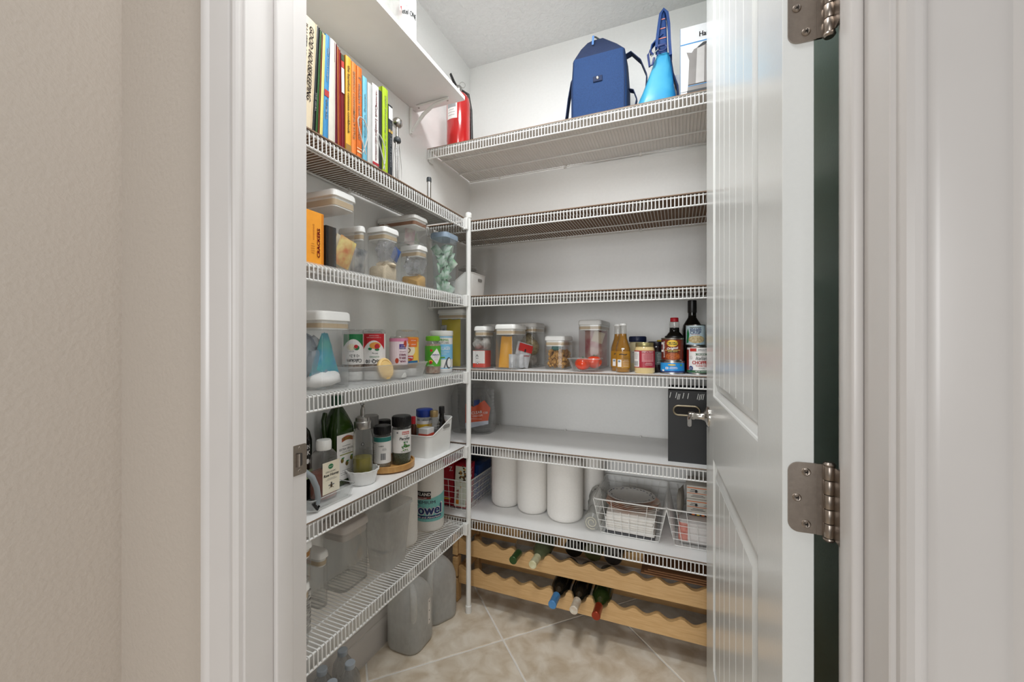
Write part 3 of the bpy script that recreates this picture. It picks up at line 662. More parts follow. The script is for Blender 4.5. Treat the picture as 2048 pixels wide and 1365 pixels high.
# white bin and glass jar on the long shelf behind the pole
def bin_(name, label, x0, x1, y0, y1, z0, h, dip, hole_side, loc_rz=0, mouth=None):
    """white open bin with a scooped long side and a grip hole in the short/right side"""
    t = thing(name, label, 'bin', ((x0 + x1) / 2, (y0 + y1) / 2, z0)); w_, d = x1 - x0, y1 - y0
    return t, w_, d
x0, x1, y0, y1 = -.955, -.842, 1.575, 1.735
def open_bin(label, x0, x1, y0, y1, z0, h, dipside, th=.0022):
    t = thing('storage_bin', label, 'bin', ((x0 + x1) / 2, (y0 + y1) / 2, z0)); W_, D_ = x1 - x0, y1 - y0
    n = 9; base = rrect(W_ * .86, D_ * .90, .022, n); topr = rrect(W_, D_, .028, n); K = len(base); hs = []
    for x, y in topr:
        a = (y / (D_ / 2)) if dipside == 'y' else (x / (W_ / 2))
        s_ = max(0, min(1, (.25 - a) / .35)) ; s_ = s_ * s_ * (3 - 2 * s_)
        hs.append(h - s_ * h * .36)
    m = MB(); rings = []
    for f in (0, .15, .4, .7, 1.0):
        rings.append([(b[0] + (c[0] - b[0]) * f * hh / h, b[1] + (c[1] - b[1]) * f * hh / h, max(.0001, hh * f)) for b, c, hh in zip(base, topr, hs)])
    inner = []
    for f in (1.0, .7, .4, .02):
        inner.append([((b[0] + (c[0] - b[0]) * f * hh / h) * (1 - 2 * th / W_), (b[1] + (c[1] - b[1]) * f * hh / h) * (1 - 2 * th / D_), max(.003, hh * f)) for b, c, hh in zip(base, topr, hs)])
    m.loft(rings + inner); m.build('bin_body', WHITE, t)
    m = MB(); m.tube([(p[0], p[1], p[2] + .0005) for p in rings[-1]], .0020, 6, closed=True); m.build('rim', WHITE, t)
    return t, W_, D_
bz = BS[3]
t, W_, D_ = open_bin('white plastic bin with oval grip hole just beyond the pole, on the near-empty long shelf', -.955, -.842, 1.575, 1.740, bz, .108, 'x')
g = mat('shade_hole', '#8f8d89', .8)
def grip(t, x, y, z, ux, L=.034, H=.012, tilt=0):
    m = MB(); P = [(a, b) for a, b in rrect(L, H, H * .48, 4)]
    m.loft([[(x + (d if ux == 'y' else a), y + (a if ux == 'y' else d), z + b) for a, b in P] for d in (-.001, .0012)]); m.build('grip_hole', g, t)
grip(t, W_ / 2 * .975, .010, .083, 'y', .040, .013)
t = jar('glass_jar', 'squat glass jar with glass lid rising out of the white bin', 'jar', -.905, 1.665, bz + .004, [(.040, 0), (.043, .004), (.043, .118), (.038, .124), (.038, .130)], GLASS, [(.040, .130), (.044, .132), (.044, .140), (.036, .146), (.010, .148)], CLRD, [(.038, .004), (.040, .008), (.040, .070), (.001, .071)], mat('oats', '#cbb68d', .9, bump=.5, scale=150))
MB().tube([(.0425 * math.cos(a), .0425 * math.sin(a), .131) for a in [2 * PI * k / 28 for k in range(28)]], .0016, 6, closed=True).build('rim_wire', STEEL, t)
# ================================================================== THIRD SHORT SHELF: big canister, vitamins
z = LS[2]
big = canister('large canister holding a blue and a white bag, beside the door jamb', 560, 640, 707, z, 1.247, x=-.872, x0=-1.035, group=LG, band=.012, lidh=.026, r=.02)
X, Y = big.location.x, big.location.y
packet('blue_bag', 'shiny blue food bag standing in the large canister', 'bag', X + .030, Y + .004, z + .036, .105, .118, .03, mat('blue_bag', '#2490c4', .3, hex2='#5bb8b4', scale=16), rz=PI / 2, ry=0.0, seed=3, taper=.8)
crumple('clear_bag', 'crumpled bluish clear bag in the large canister', 'bag', X + .0, Y - .015, z + .030, .050, .05, .060, clear('bluish_bag', '#c9d6ea', .3, .4, '#a9bcd8', .15), 6, .35, .6)
crumple('powder_bag', 'white paper-like bag of powder lying at the canister bottom', 'bag', X + .018, Y + .000, z + .006, .042, .060, .026, mat('white_bag', '#eceae8', .6, bump=.2, scale=60), 5, .16, .6, rot=(.12, 0, 0))
t = thing('tray', 'translucent plastic tray holding upturned vitamin bottles', 'tray', (-.957, 1.122, z))
W_, D_, h = .165, .385, .054; m = MB()
A = rrect(W_ - .03, D_ - .03, .03, 5); B_ = rrect(W_, D_, .035, 5)
m.loft([[(*p, .0002) for p in A], [(p[0], p[1], h) for p in B_], [(p[0] * 1.03, p[1] * 1.012, h) for p in B_], [(p[0] * 1.03, p[1] * 1.012, h - .003) for p in B_]], 0, True, False)
m.build('tray_body', clear('milky_tray', '#e6e8ea', .12, .42, '#d9dcde', .3), t)
def vit(label, x, y, r, zt, pr, clearh=.018, cap=WHITE, fillm=None, name='vitamin_bottle'):
    z0 = z + .004; h = zt - z0
    t = thing(name, label, 'bottle', (x, y, z0), face(x, y), 'upturned vitamin bottles in the tray')
    MB().lathe([(r * .80, 0), (r * .86, .003), (r * .86, .026), (r * .80, .028)], 28).build('cap', cap, t)
    MB().lathe([(r * .78, .028), (r * .95, .036), (r, .046), (r, h - .010), (r * .96, h - .003), (r * .88, h), (r * .80, h - .001), (r * .5, h - .006)], 30).build('body', CLRD, t)
    MB().lathe([(r * .7, .030), (r * .93, .040), (r * .96, .05), (r * .96, h - clearh), (.001, h - clearh + .001)], 24).build('contents', fillm or mat('gummies', '#cdbfb2', .5, hex2='#8a6a58', scale=90), t)
    pr.cyl(t, r + .0004, 0); return t
GRN = mat('green_print', '#1f7a45', .45); YEL = mat('yellow_print', '#f1c53c', .45); ORG = mat('orange_print', '#e8762c', .45); PUR = mat('purple_print', '#4a2f8a', .45); PNK = mat('pink_print', '#d886a8', .45); NAVY = mat('navy_print', '#24366e', .45); LPNK = mat('pale_pink', '#ead9df', .5); TEAL = mat('teal_print', '#2f7f78', .5); LBL = mat('label_white', '#eeebe8', .45, scale=30, var=.02)
def arcpoly(P, w_, zb, zt, sag, m, layer=2, n=10, up=True):
    pts = [(-w_, zt), (-w_, zb)] + [(-w_ + 2 * w_ * i / n, zb + sag * math.sin(PI * i / n)) for i in range(1, n)] + [(w_, zb), (w_, zt)]
    P.poly(pts, m, layer)
P = cyl_label(.034, .052, .150, LBL); arcpoly(P, .034, .108, .150, .026, GRN, 2); P.ell(-.006, .108, .014, .010, CREAM, 3).ell(.010, .106, .009, .008, GRN, 3).ell(.008, .110, .006, .006, RED, 4)
P.text('Calcium', .004, .064, .012, INK, .046, 180, 4, .0003).text('+D & Zn', .004, .080, .009, INK, .030, 180, 4).text('gummies', -.008, .094, .004, GREYINK, .02, 180)
vit('upturned white and green calcium bottle, first in the tray', -.988, 1.034, .034, 1.203, P)
P = cyl_label(.037, .052, .152, LBL); arcpoly(P, .038, .100, .152, .030, RED, 2); P.ell(.004, .113, .018, .011, mat('peach', '#e9a04a', .5), 3).ell(.010, .110, .008, .009, RED, 4).ell(-.012, .102, .006, .004, GRN, 4).ell(.010, .100, .007, .004, GRN, 4)
P.text('CoQ-10', 0, .062, .014, INK, .052, 180, 4, .0004).text('GUMMIES', .002, .076, .005, GRN, .03, 180).text('200 mg', .004, .088, .0055, INK, .018, 180).text('to support healthy aging', 0, .139, .0035, WHITE, .046, 180).text('heart health', 0, .145, .003, WHITE, .03, 180)
vit('upturned white bottle with red arc and bold numerals, second in the tray', -.945, 1.082, .037, 1.204, P)
P = cyl_label(.030, .05, .15, mat('pale_label', '#d9d4d2', .5)); P.rect(-.03, .03, .105, .125, YEL, 2).rect(-.03, .03, .128, .14, GRN, 2); P.lines(0, .098, .04, 5, .009, GREYINK)
vit('upturned vitamin bottle with yellow stripe, at the back of the tray', -.998, 1.140, .030, 1.200, P)
P = cyl_label(.031, .045, .136, LPNK); P.rect(-.045, .045, .126, .137, PNK, 2).rect(.002, .026, .100, .117, PUR, 2); P.ell(.024, .118, .007, .012, mat('brick', '#b8442c', .5), 3).ell(-.006, .060, .006, .009, mat('brick', '#b8442c', .5), 3)
P.text('COMPLEX', .014, .104, .0045, WHITE, .02, 180).text('BEAUTY', .014, .111, .0035, WHITE, .016, 180).text('HAIR,', .014, .058, .0075, mat('plum', '#7a2b4c', .5), .024, 180, 4, .0003).text('SKIN &', .014, .069, .0075, mat('plum', '#7a2b4c', .5), .024, 180, 4, .0003).text('NAILS', .014, .080, .0075, mat('plum', '#7a2b4c', .5), .024, 180, 4, .0003).text('GUMMIES', .014, .091, .0035, mat('plum', '#7a2b4c', .5), .024, 180)
vit('upturned pale pink hair, skin and nails bottle, at the front of the tray', -.910, 1.168, .031, 1.181, P, .006)
P = cyl_label(.041, .048, .140, mat('yellow_label', '#f2d266', .45, hex2='#eec04a', scale=12)); P.rect(-.07, .06, .125, .141, mat('orange_lt', '#efa03c', .5), 2).rect(.006, .040, .106, .137, ORG, 3).ell(-.004, .130, .016, .012, ORG, 3).rect(-.06, .045, .046, .056, mat('blue_strip', '#2f6f9c', .5), 3)
P.ell(.004, .094, .026, .024, CREAM, 2).text('C', .004, .094, .018, mat('brown_ink', '#6e3b24', .5), .015, 180, 4, .0004).text('500 mg', .002, .110, .005, INK, .018, 180).rect(-.020, .022, .060, .074, RED, 4).ell(0, .060, .018, .006, RED, 4).ell(0, .059, .010, .003, mat('leaf_g', '#a9c24a', .5), 5).text('Nature Made', .001, .067, .007, WHITE, .036, 180, 6, .0003).text('IMMUNE', .023, .130, .004, WHITE, .02, 180, 5).text('SUPPORT', .023, .115, .004, WHITE, .02, 180, 5)
vit('upturned large yellow and orange vitamin C bottle at the far end of the tray', -.935, 1.250, .041, 1.206, P, .026, fillm=mat('gold_gummies', '#e8b74a', .5, hex2='#cf8a28', scale=80))
t = thing('jar_lid', 'round cream plastic lid leaning in the front of the tray', 'lid', (-.893, 1.085, z + .004), rot=(0, math.radians(76), 0))
MB().lathe([(.034, -.004), (.036, 0), (.036, .006), (.030, .009), (.026, .007), (.0255, .0085), (.001, .0085)], 30, M=T(-.036)).build('disc', mat('cream_lid', '#f2cf8a', .4), t)
# gummy jar
P = Print(); r = .0315; P.rect(-r * 2.6, r * 2.6, .030, .112, mat('lime_label', '#63b53a', .4, hex2='#4d9e2c', scale=18), 1)
P.poly([(.016, .102), (-.010, .070), (.016, .038), (.036, .070)], LBL, 2).ell(-.006, .094, .005, .005, RED, 3).ell(-.008, .050, .008, .006, YEL, 3).ell(-.008, .046, .006, .006, RED, 4)
P.text('vitafusion', .012, .077, .006, PUR, .030, 0, 4, .0002).text('gummies', .014, .068, .004, TEAL, .016).lines(.014, .060, .018, 2, .005, PNK, .0008).lines(-.010, .036, .03, 2, .004, LBL, .0010)
t = jar('gummy_jar', 'gummy vitamin jar with lime green lid and label', 'jar', -.925, 1.405, z, [(.029, 0), (r, .003), (r, .112), (.030, .122), (.025, .128), (.025, .134)], CLRD, [(.027, .132), (.0275, .134), (.0275, .150), (.025, .152)], mat('lime_lid', '#7cc82e', .35), [(.028, .002), (.0295, .005), (.0295, .118), (.001, .122)], mat('gummy', '#b98f7c', .4, hex2='#e0cdb8', scale=70), ribs=30)
P.cyl(t, r + .0004)
r = .0465; P = cyl_label(r, .012, .150, LBL, 2.9); P.rect(-r * 2.9, r * 2.9, .055, .118, mat('sky_label', '#7fc0e6', .4), 2).rect(-r * 2.9, r * 2.9, .146, .151, mat('sky_label', '#7fc0e6', .4), 2)
P.text('PRIMAL', .012, .136, .010, mat('kgreen', '#5fa03c', .5), .040, 0, 4, .0003).text('KITCHEN', .012, .124, .008, INK, .040).poly([(-.030, .134), (-.018, .128), (-.008, .138), (-.016, .124)], mat('kgreen', '#5fa03c', .5), 3)
P.text('COLLAGEN', .010, .101, .014, LBL, .056, 0, 4, .0002).text('VANILLA COCONUT', .010, .086, .005, LBL, .05).lines(.010, .078, .03, 1, .004, LBL, .0012).rect(-.012, .014, .060, .066, mat('kgreen', '#5fa03c', .5), 3).ell(.032, .040, .014, .024, mat('coco_dark', '#55585c', .6), 3).ell(.034, .040, .010, .019, WHITE, 4)
P.poly([(.008, .02), (.020, .055), (.024, .055), (.014, .018)], GREYINK, 3).text('NET WT', -.022, .042, .004, INK, .014).text('10 OZ', -.022, .034, .0045, INK, .014).rect(-r * 2.9, r * 2.9, .016, .020, mat('sky_label', '#7fc0e6', .4), 2)
t = jar('collagen_tub', 'pale blue and white powder tub with white lid at the shelf end', 'tub', -.935, 1.487, z, [(.044, 0), (.0462, .004), (.0462, .153), (.044, .158)], mat('tub_white', '#e9ebec', .35), [(.0475, .154), (.0485, .157), (.0485, .172), (.0475, .1745), (.044, .1755)], WHITE, ribs=0)
P.cyl(t, r - .0001)
# ================================================================== FOURTH SHORT SHELF: honey, oils, spices
z = LS[1]
t = jar('vinegar_bottle', 'dark glass bottle with white lettering half hidden by the door jamb', 'bottle', -.995, .830, z, [(.034, 0), (.036, .004), (.036, .165), (.030, .190), (.016, .210), (.0135, .222), (.0135, .262)], mat('black_glass', '#15130f', .08), [(.0155, .232), (.0155, .272), (.014, .275)], mat('olive_cap', '#4a6a22', .35))
P = Print(); P.text('MOUNTAIN', .004, .150, .012, LBL, .060, 0, 2).text('FOLK', .014, .134, .013, LBL, .042, 0, 2, .0003).ell(.026, .110, .006, .007, LBL, 2).rect(-.06, .06, .060, .085, mat('pale_green', '#a9c08a', .5), 2)
P.cyl(t, .0364)
# olive oil bottle: square shouldered with handle, white label
x0, x1, y0, y1 = fit(636, 672, 712, x=-.957)
t = thing('oil_bottle', 'large green olive oil bottle with handle and white label', 'bottle', ((x0 + x1) / 2, (y0 + y1) / 2, z)); W_, D_ = x1 - x0, y1 - y0
OG = mat('green_glass', '#2f4a12', .10, hex2='#1c300c', scale=6); m = MB()
m.loft([[(p, q, zz) for p, q in rrect(W_ * s_, D_ * s_, min(.016, .5 * D_ * s_ - .001), 4)] for s_, zz in ((.92, 0), (1, .005), (1, .165), (.98, .175), (.86, .192), (.62, .218), (.40, .238), (.33, .245), (.33, .256))]); m.build('body', OG, t)
MB().lathe([(.0165, .244), (.0175, .247), (.0175, .272), (.0155, .275)], 24).build('cap', mat('dark_green_cap', '#17492f', .35), t)
MB().tube([(-W_ * .10, -D_ * .50, .225), (-W_ * .05, -D_ * .62, .205), (0, -D_ * .64, .17), (0, -D_ * .56, .135)], .007, 10).build('handle', OG, t)
P = Print(); hw = D_ * .46; P.rect(-hw, hw, .018, .158, LBL, 1).poly([(-hw * .5, .134), (-hw * .5, .146)] + [(-hw * .5 + hw * 1.2 * k / 8, .146 + .006 * math.sin(PI * k / 8)) for k in range(9)] + [(hw * .7, .134)] + [(hw * .7 - hw * 1.2 * k / 8, .134 + .005 * math.sin(PI * k / 8)) for k in range(9)], mat('brick2', '#a6502c', .5), 2)
P.text('POMPEIAN', hw * .1, .1435, .008, mat('gold', '#e8c96a', .5), hw * .98, 0, 5, .0003, 0, 0).text('EXTRA VIRGIN', 0, .112, .0065, INK, hw * 1.5).text('OLIVE OIL', 0, .103, .004, GREYINK, hw * .9).rect(-hw * .7, hw * .8, .094, .097, mat('olive_line', '#8f9440', .5), 2).lines(0, .122, hw * 1.2, 1, .004, GREYINK, .0015)
for a, b in ((-.45, .078), (.05, .066), (.55, .080)): P.ell(hw * a, b, .0062, .0075, mat('olive_p', '#8a8f3a', .5, hex2='#6e4a2a', scale=120), 3).ell(hw * a + .003, b + .007, .006, .002, GRN, 4)
P.lines(0, .046, hw * 1.3, 3, .006, GREYINK, .001); P.flat(t, (W_ / 2, 0, 0), (0, 1, 0), (0, 0, 1))
# clear tray with honey bottle and grey brush
t = thing('acrylic_tray', 'small clear acrylic tray holding the honey bottle', 'tray', (-.925, .838, z))
def open_tray(t, W_, D_, h, m_, r=.012, fl=.85, th=.0025, name='tray_body', lip=0):
    m = MB(); R = []
    for s_, zz in ((fl, .0002), (fl + .02, .003), (1, h)): R.append([(p, q, zz) for p, q in rrect(W_ * s_, D_ * s_, r, 5)])
    if lip: R.append([(p, q, h) for p, q in rrect(W_ + lip, D_ + lip, r, 5)]); R.append([(p, q, h - .0015) for p, q in rrect(W_ + lip, D_ + lip, r, 5)]); R.append([(p, q, h + .0005) for p, q in rrect(W_ - 2 * th, D_ - 2 * th, r, 5)])
    for s_, zz in ((1, h), (fl + .02, .005), (fl, .004)): R.append([(p, q, zz) for p, q in rrect(W_ * s_ - 2 * th, D_ * s_ - 2 * th, r, 5)])
    m.loft(R); return m.build(name, m_, t)
open_tray(t, .125, .155, .036, GLASS)
MB().tube([(p, q, .036) for p, q in rrect(.125, .155, .012, 5)], .0016, 6, closed=True).build('rim', clear('rim_clear', '#f4f8f8', .4, .35, '#e8eeee'), t)
x0, x1, y0, y1 = fit(617, 644, 681, x=-.902)
HX, HY = (x0 + x1) / 2, (y0 + y1) / 2
t = thing('honey_bottle', 'honey bottle with white cap and cream label', 'bottle', (HX - .004, HY, z + .005)); W_, D_ = x1 - x0 + .006, y1 - y0
def hring(s_, zz, o=0): return [(p, q, zz) for p, q in rrect(W_ * s_ - o, D_ * s_ - o, .018 * s_, 5)]
m = MB(); m.loft([hring(.95, 0), hring(1, .004), hring(1, .108), hring(.93, .120), hring(.70, .131), hring(.56, .135)]); m.build('body', clear('honey_plastic', '#d8d2cc', .25, .18, '#a8a29c', .08), t)
m = MB(); m.loft([hring(.93, .002), hring(.97, .005), hring(.97, .074)]); m.build('honey', mat('honey', '#7a2f12', .12, hex2='#93411a', scale=10), t)
MB().lathe([(.0195, .134), (.0205, .137), (.0205, .156), (.0185, .1615), (.004, .1625)], 30).build('cap', WHITE, t)
P = Print(); hw = D_ * .46; P.rect(-hw, hw, .016, .104, mat('honey_label', '#ece3cd', .5, scale=12, var=.04), 1).ell(-.002, .090, .009, .007, GRN, 3).text('SPROUTS', -.002, .090, .003, LBL, .014).text('ORGANIC', -.002, .076, .004, INK, .036, 0, 4).text('Raw Honey', 0, .066, .0095, INK, hw * 1.75, 0, 4, .0003, .1).lines(0, .057, .04, 2, .0035, GREYINK, .0008)
P.ell(0, .036, .0035, .0060, mat('bee', '#5a4426', .5), 3).ell(0, .043, .0025, .0028, INK, 4).ell(-.006, .038, .005, .0018, GREYINK, 3).ell(.006, .038, .005, .0018, GREYINK, 3)
for q in (-1, 1): P.poly([(0, .036), (q * .008, .029), (q * .0075, .028), (0, .034)], INK, 3)
P.flat(t, (W_ / 2, 0, 0), (0, 1, 0), (0, 0, 1))
t = thing('dish_brush', 'grey curved handle with black teeth leaning in the acrylic tray', 'brush', (-.866, .780, z + .006))
GB = mat('grey_handle', '#8f979c', .3)
m = MB(); pts = [(-.020, -.050, .118), (-.012, -.030, .110), (-.004, -.012, .090), (.000, -.002, .062), (.001, .002, .035), (-.001, .000, .018)]
m.tube(pts, [.0085, .0095, .0095, .009, .0085, .008], 12, sq=.8); m.build('handle', GB, t)
for k in range(5): MB().box(-.003, .003, -.005, .0, -.0015, .0015).build('tooth', BLACK, t, loc=(-.002 + .0005 * k, -.009 + .0028 * k, .022 - .0042 * k), rot=(.7, 0, 0))
MB().tube([(-.001, -.008, .024), (.0, .001, .004), (.001, .006, .012)], .0032, 8).build('edge', BLACK, t)
# oil dispenser standing in a ramekin
t = thing('ramekin', 'small white ribbed ramekin under the oil dispenser', 'ramekin', (-.922, 1.005, z));
m = MB(); R = []; n = 56
for r, zz, wv in ((.036, 0, 0), (.0385, .002, .0), (.0455, .036, .0007), (.0490, .0405, .0016), (.0500, .0445, .002), (.0465, .0450, .0012), (.0435, .036, 0), (.036, .005, 0)):
    R.append([((r + wv * math.cos(14 * 2 * PI * i / n)) * math.cos(2 * PI * i / n), (r + wv * math.cos(14 * 2 * PI * i / n)) * math.sin(2 * PI * i / n), zz) for i in range(n)])
m.loft(R); m.build('dish', mat('porcelain', '#f0f0ee', .12, scale=20, var=.01), t)
r = .030; t = jar('oil_dispenser', 'glass oil dispenser with steel spout, part filled with golden oil', 'bottle', -.922, 1.005, z + .0055, [(.027, 0), (r, .003), (r, .140), (.0265, .156), (.0215, .166), (.0215, .170)], clear('dispenser_glass', '#e2e4e0', .3, .10, '#b8bab6'), [(.0255, .166), (.0262, .168), (.0262, .186), (.0240, .1895), (.0225, .190), (.0215, .200), (.0150, .2045), (.0075, .2065), (.0068, .224), (.0042, .232)], STEEL,
        [(.0268, .0035), (.0285, .006), (.0285, .076), (.001, .0765)], mat('olive_oil', '#7d7410', .08, hex2='#958a1c', scale=10), capname='spout_cap')
m = MB(); m.tube([(0, 0, .228), (0, -.002, .236), (.003, -.012, .242), (.005, -.018, .240)], [.0042, .004, .0032, .0024], 10).tube([(0, 0, .232), (-.006, .004, .246), (-.004, -.004, .2495)], .0022, 8); m.build('spout', STEEL, t)
P = Print(); P.ell(0, .122, .0045, .0055, INK, 2).ell(0, .122, .0028, .0038, mat('grey_glass_print', '#8b8c8a', .5), 3).text('OLIVE OIL', 0, .110, .0045, GREYINK, .022); P.cyl(t, r + .0003)
# turntable and spices
TB = mat('bamboo', '#c99a5c', .4, hex2='#b9874a', scale=30, stretch=(4, .4, 1), var=.2)
t = thing('turntable', 'round bamboo turntable carrying spice jars', 'turntable', (-.948, 1.162, z))
MB().lathe([(.060, 0), (.060, .004)], 32).build('foot_ring', BLACK, t)
MB().lathe([(.086, .004), (.089, .006), (.089, .024), (.087, .0255), (.0835, .0255), (.0825, .019), (.001, .019)], 56).build('bamboo_disc', TB, t)
zt_ = z + .0192
def spice(label, x, y, r, h, pr, fillh, fm, caph=.028, cm=BLACK):
    t = jar('spice_jar', label, 'jar', x, y, zt_, [(r * .94, 0), (r, .003), (r, h - caph - .010), (r * .93, h - caph - .003), (r * .9, h - caph + .002)], CLRD, [(r * 1.0, h - caph), (r * 1.02, h - caph + .002), (r * 1.0, h - .004), (r * .94, h - .0008), (r * .5, h)], cm,
            [(r * .9, .002), (r * .96, .005), (r * .96, fillh), (.001, fillh + .001)], fm, 'spice jars on the turntable', ribs=36)
    if pr: pr.cyl(t, r + .0004)
    return t
r = .0275; P = cyl_label(r, .018, .106, LBL, 2.7); P.rect(-r * 2.7, r * 2.7, .090, .105, TEAL, 2).text('pepper', -.030, .084, .004, INK, .014).text('RUBBED', -.004, .076, .004, INK, .016).lines(-.030, .06, .010, 5, .006, GREYINK, .0008)
for k in range(9): P.rect(-.006 + .0018 * k, -.0052 + .0018 * k + (.0006 if k % 3 else 0), .030, .052, GREYINK, 3)
P.lines(.006, .068, .014, 3, .003, GREYINK, .0008)
spice('spice jar with teal banded label, nearest on the turntable', -.930, 1.107, r, .142, P, .10, mat('sage_spice', '#a89a84', .9, bump=.5, scale=200, var=.3))
r = .0315; P = cyl_label(r, .042, .122, LBL, 2.7); P.rect(.002, .028, .105, .1155, mat('badia_red', '#c9463a', .5), 2).text('BADIA', .015, .110, .007, LBL, .022, 0, 4, .0002).text('Parsley', .012, .090, .0115, INK, .036, 0, 4, .0004, .2).text('Flakes', .016, .082, .004, INK, .014).text('Perejil', .016, .099, .004, INK, .014, 0, 4, .0001, .2).text('NET WT. 2 OZ', .012, .047, .004, INK, .028).ell(-.014, .112, .003, .003, GREYINK, 2)
rnd = random.Random(5)
for k in range(26): P.ell(.014 + rnd.gauss(0, .008), .065 + rnd.gauss(0, .0055), .003, .0022, (GRN, mat('leafy', '#6f9a4a', .5), mat('leafy2', '#3f6a2c', .5))[k % 3], 3 + k % 2, 6)
spice('taller spice jar with white parsley label at the front of the turntable', -.898, 1.168, r, .167, P, .062, mat('parsley', '#55603a', .9, bump=.8, scale=260, hex2='#33401f'), .036)
spice('clear jar with grey smoky lid at the back of the turntable', -1.000, 1.128, .026, .168, None, .05, mat('dust_spice', '#9a948c', .9), .045, mat('smoke_lid', '#8d8a87', .35))
spice('black lidded jar behind the parsley jar', -.992, 1.188, .0235, .142, None, .09, mat('pepper', '#3a332c', .9, bump=.8, scale=260, var=.4), .024)
P = cyl_label(.019, .03, .09, NAVY, 2.6); P.rect(-.05, .05, .046, .060, YEL, 2)
spice('slim black lidded jar with blue and yellow label, far side of the turntable', -.938, 1.222, .0195, .128, P, .03, mat('pepper', '#3a332c', .9), .030)
# white bin of small bottles
BX0, BX1, BY0, BY1 = -.975, -.862, 1.288, 1.470
t, W_, D_ = open_bin('white plastic bin full of small bottles beside the turntable', BX0, BX1, BY0, BY1, z, .132, 'y')
grip(t, W_ / 2 * .985, .030, .104, 'y', .048, .014, 0)
t = jar('sprinkle_jar', 'small round jar with bright blue lid and yellow label in the white bin', 'jar', -.945, 1.375, z + .004, [(.028, 0), (.030, .004), (.030, .135), (.026, .142)], CLRD, [(.031, .140), (.033, .143), (.033, .168), (.030, .170)], mat('blue_lid', '#1f3f9c', .35), [(.027, .002), (.028, .1), (.001, .1)], mat('white_fill', '#d8d4cc', .8)); P = cyl_label(.03, .098, .126, LBL, 2.5); P.rect(-.075, .075, .098, .113, YEL, 2); P.cyl(t, .0304)
t = jar('vanilla_bottle', 'clear ribbed bottle with gold cap standing in the white bin', 'bottle', -.898, 1.372, z + .004, [(.021, 0), (.0225, .004)] + [(.0225 + .0012 * math.cos(k * PI), .010 + .006 * k) for k in range(19)] + [(.018, .130), (.013, .138), (.013, .146)], clear('ribbed_clear', '#d6d4d0', .45, .2, '#a8a6a2'), [(.0155, .142), (.0165, .144), (.0165, .164), (.0145, .1665)], mat('gold_cap', '#ad9468', .3, .6), [(.019, .003), (.020, .006), (.020, .090), (.001, .091)], mat('dark_liquid', '#2a221c', .2))
t = jar('extract_bottle', 'small black bottle with tall neck in the white bin', 'bottle', -.900, 1.432, z + .004, [(.019, 0), (.020, .004), (.020, .100), (.011, .122), (.0095, .135), (.0095, .158)], mat('black_glass', '#15130f', .08), [(.0115, .146), (.0120, .148), (.0115, .172), (.0100, .174)], BLACK)
t = carton('spice_tin', 'small white and red spice tin in the near end of the white bin', 'tin', -.920, -.880, 1.300, 1.345, z + .004, z + .112, mat('clear_white', '#dfe0e0', .3)); MB().box(-.0206, .0206, -.0231, .0231, .030, .088).build('label_band', mat('red_band', '#c9503c', .45), t)
jar('red_cap_bottle', 'small bottle with red cap at the back of the white bin', 'bottle', -.962, 1.325, z + .004, [(.011, 0), (.0115, .003), (.0115, .11), (.007, .12)], mat('dark_sauce', '#4a2c20', .2), [(.0085, .118), (.0085, .145), (.007, .1465)], RED)
packet('spice_packet', 'orange spice sachet at the far end of the white bin', 'packet', -.905, 1.448, z + .006, .04, .11, .008, mat('orange_sachet', '#c9763a', .5, hex2='#e0b080'), rz=PI / 2, seed=77)
# ================================================================== LOWEST SHORT SHELF
z = LS[0]
PR = mat('printed_zebra', '#d9d7d2', .5, hex2='#2a2826', scale=38, stretch=(1, 1, 4), dist=2)
lo = canister('lower canister with black and white contents at the end of the bare shelf', 560, 600, 627, z, .548, x=-.872, x0=-1.03, group=LG, r=.02)
X, Y = lo.location.x, lo.location.y
packet('printed_bag', 'black and white striped bag inside the lowest canister', 'bag', X + .045, Y + .005, z + .006, .075, .12, .02, PR, rz=PI / 2, seed=8)
up = canister('upper canister stacked at the end of the bare shelf, with coloured packets', 560, 600, 632, .5485, .655, x=-.868, x0=-1.03, gasket=mat('amber_gasket', '#b07c34', .6), group=LG, r=.02)
X, Y = up.location.x, up.location.y
for k, c in enumerate(('#a2604a', '#2f57a8', '#5f8f4c', '#8a4a3a')):
    packet('tea_sachet', ['rust coloured', 'blue', 'green', 'brown'][k] + ' sachet in the stacked canister', 'packet', X + .05 - .006 * k, Y - .01 + .004 * k, .5535 + .012 * (3 - k), .06, .032, .005, mat('sach' + c[1:], c, .45), rz=PI / 2, rx=.25, seed=60 + k)
canister('empty tall canister behind the stacked pair on the bare shelf', 618, 640, 662, z, .552, x=-.950, x0=-1.035, group=LG, r=.016, body=CLRD)
canister('large empty lidded container in the middle of the bare shelf', 640, 688, 742, z, .592, x=-.943, x0=-1.045, group=LG, r=.02, body=CLRD, lidm=mat('lid_warm', '#d8d2cd', .4), gasket=mat('lid_warm', '#d8d2cd', .4), lidh=.024)
t = thing('plastic_bin', 'tall tapering frosted plastic bin, open topped, on the bare shelf', 'bin', (-.942, 1.148, z))
m = MB(); A = rrect(.082, .104, .014, 5); B_ = rrect(.112, .142, .018, 5)
m.loft([[(*p, 0) for p in A], [(p[0], p[1], .003) for p in A], [(*p, .212) for p in B_], [(p[0] * 1.06, p[1] * 1.04, .212) for p in B_], [(p[0] * 1.06, p[1] * 1.04, .200) for p in B_]], 0, True, False); m.build('bin_body', FROST, t)
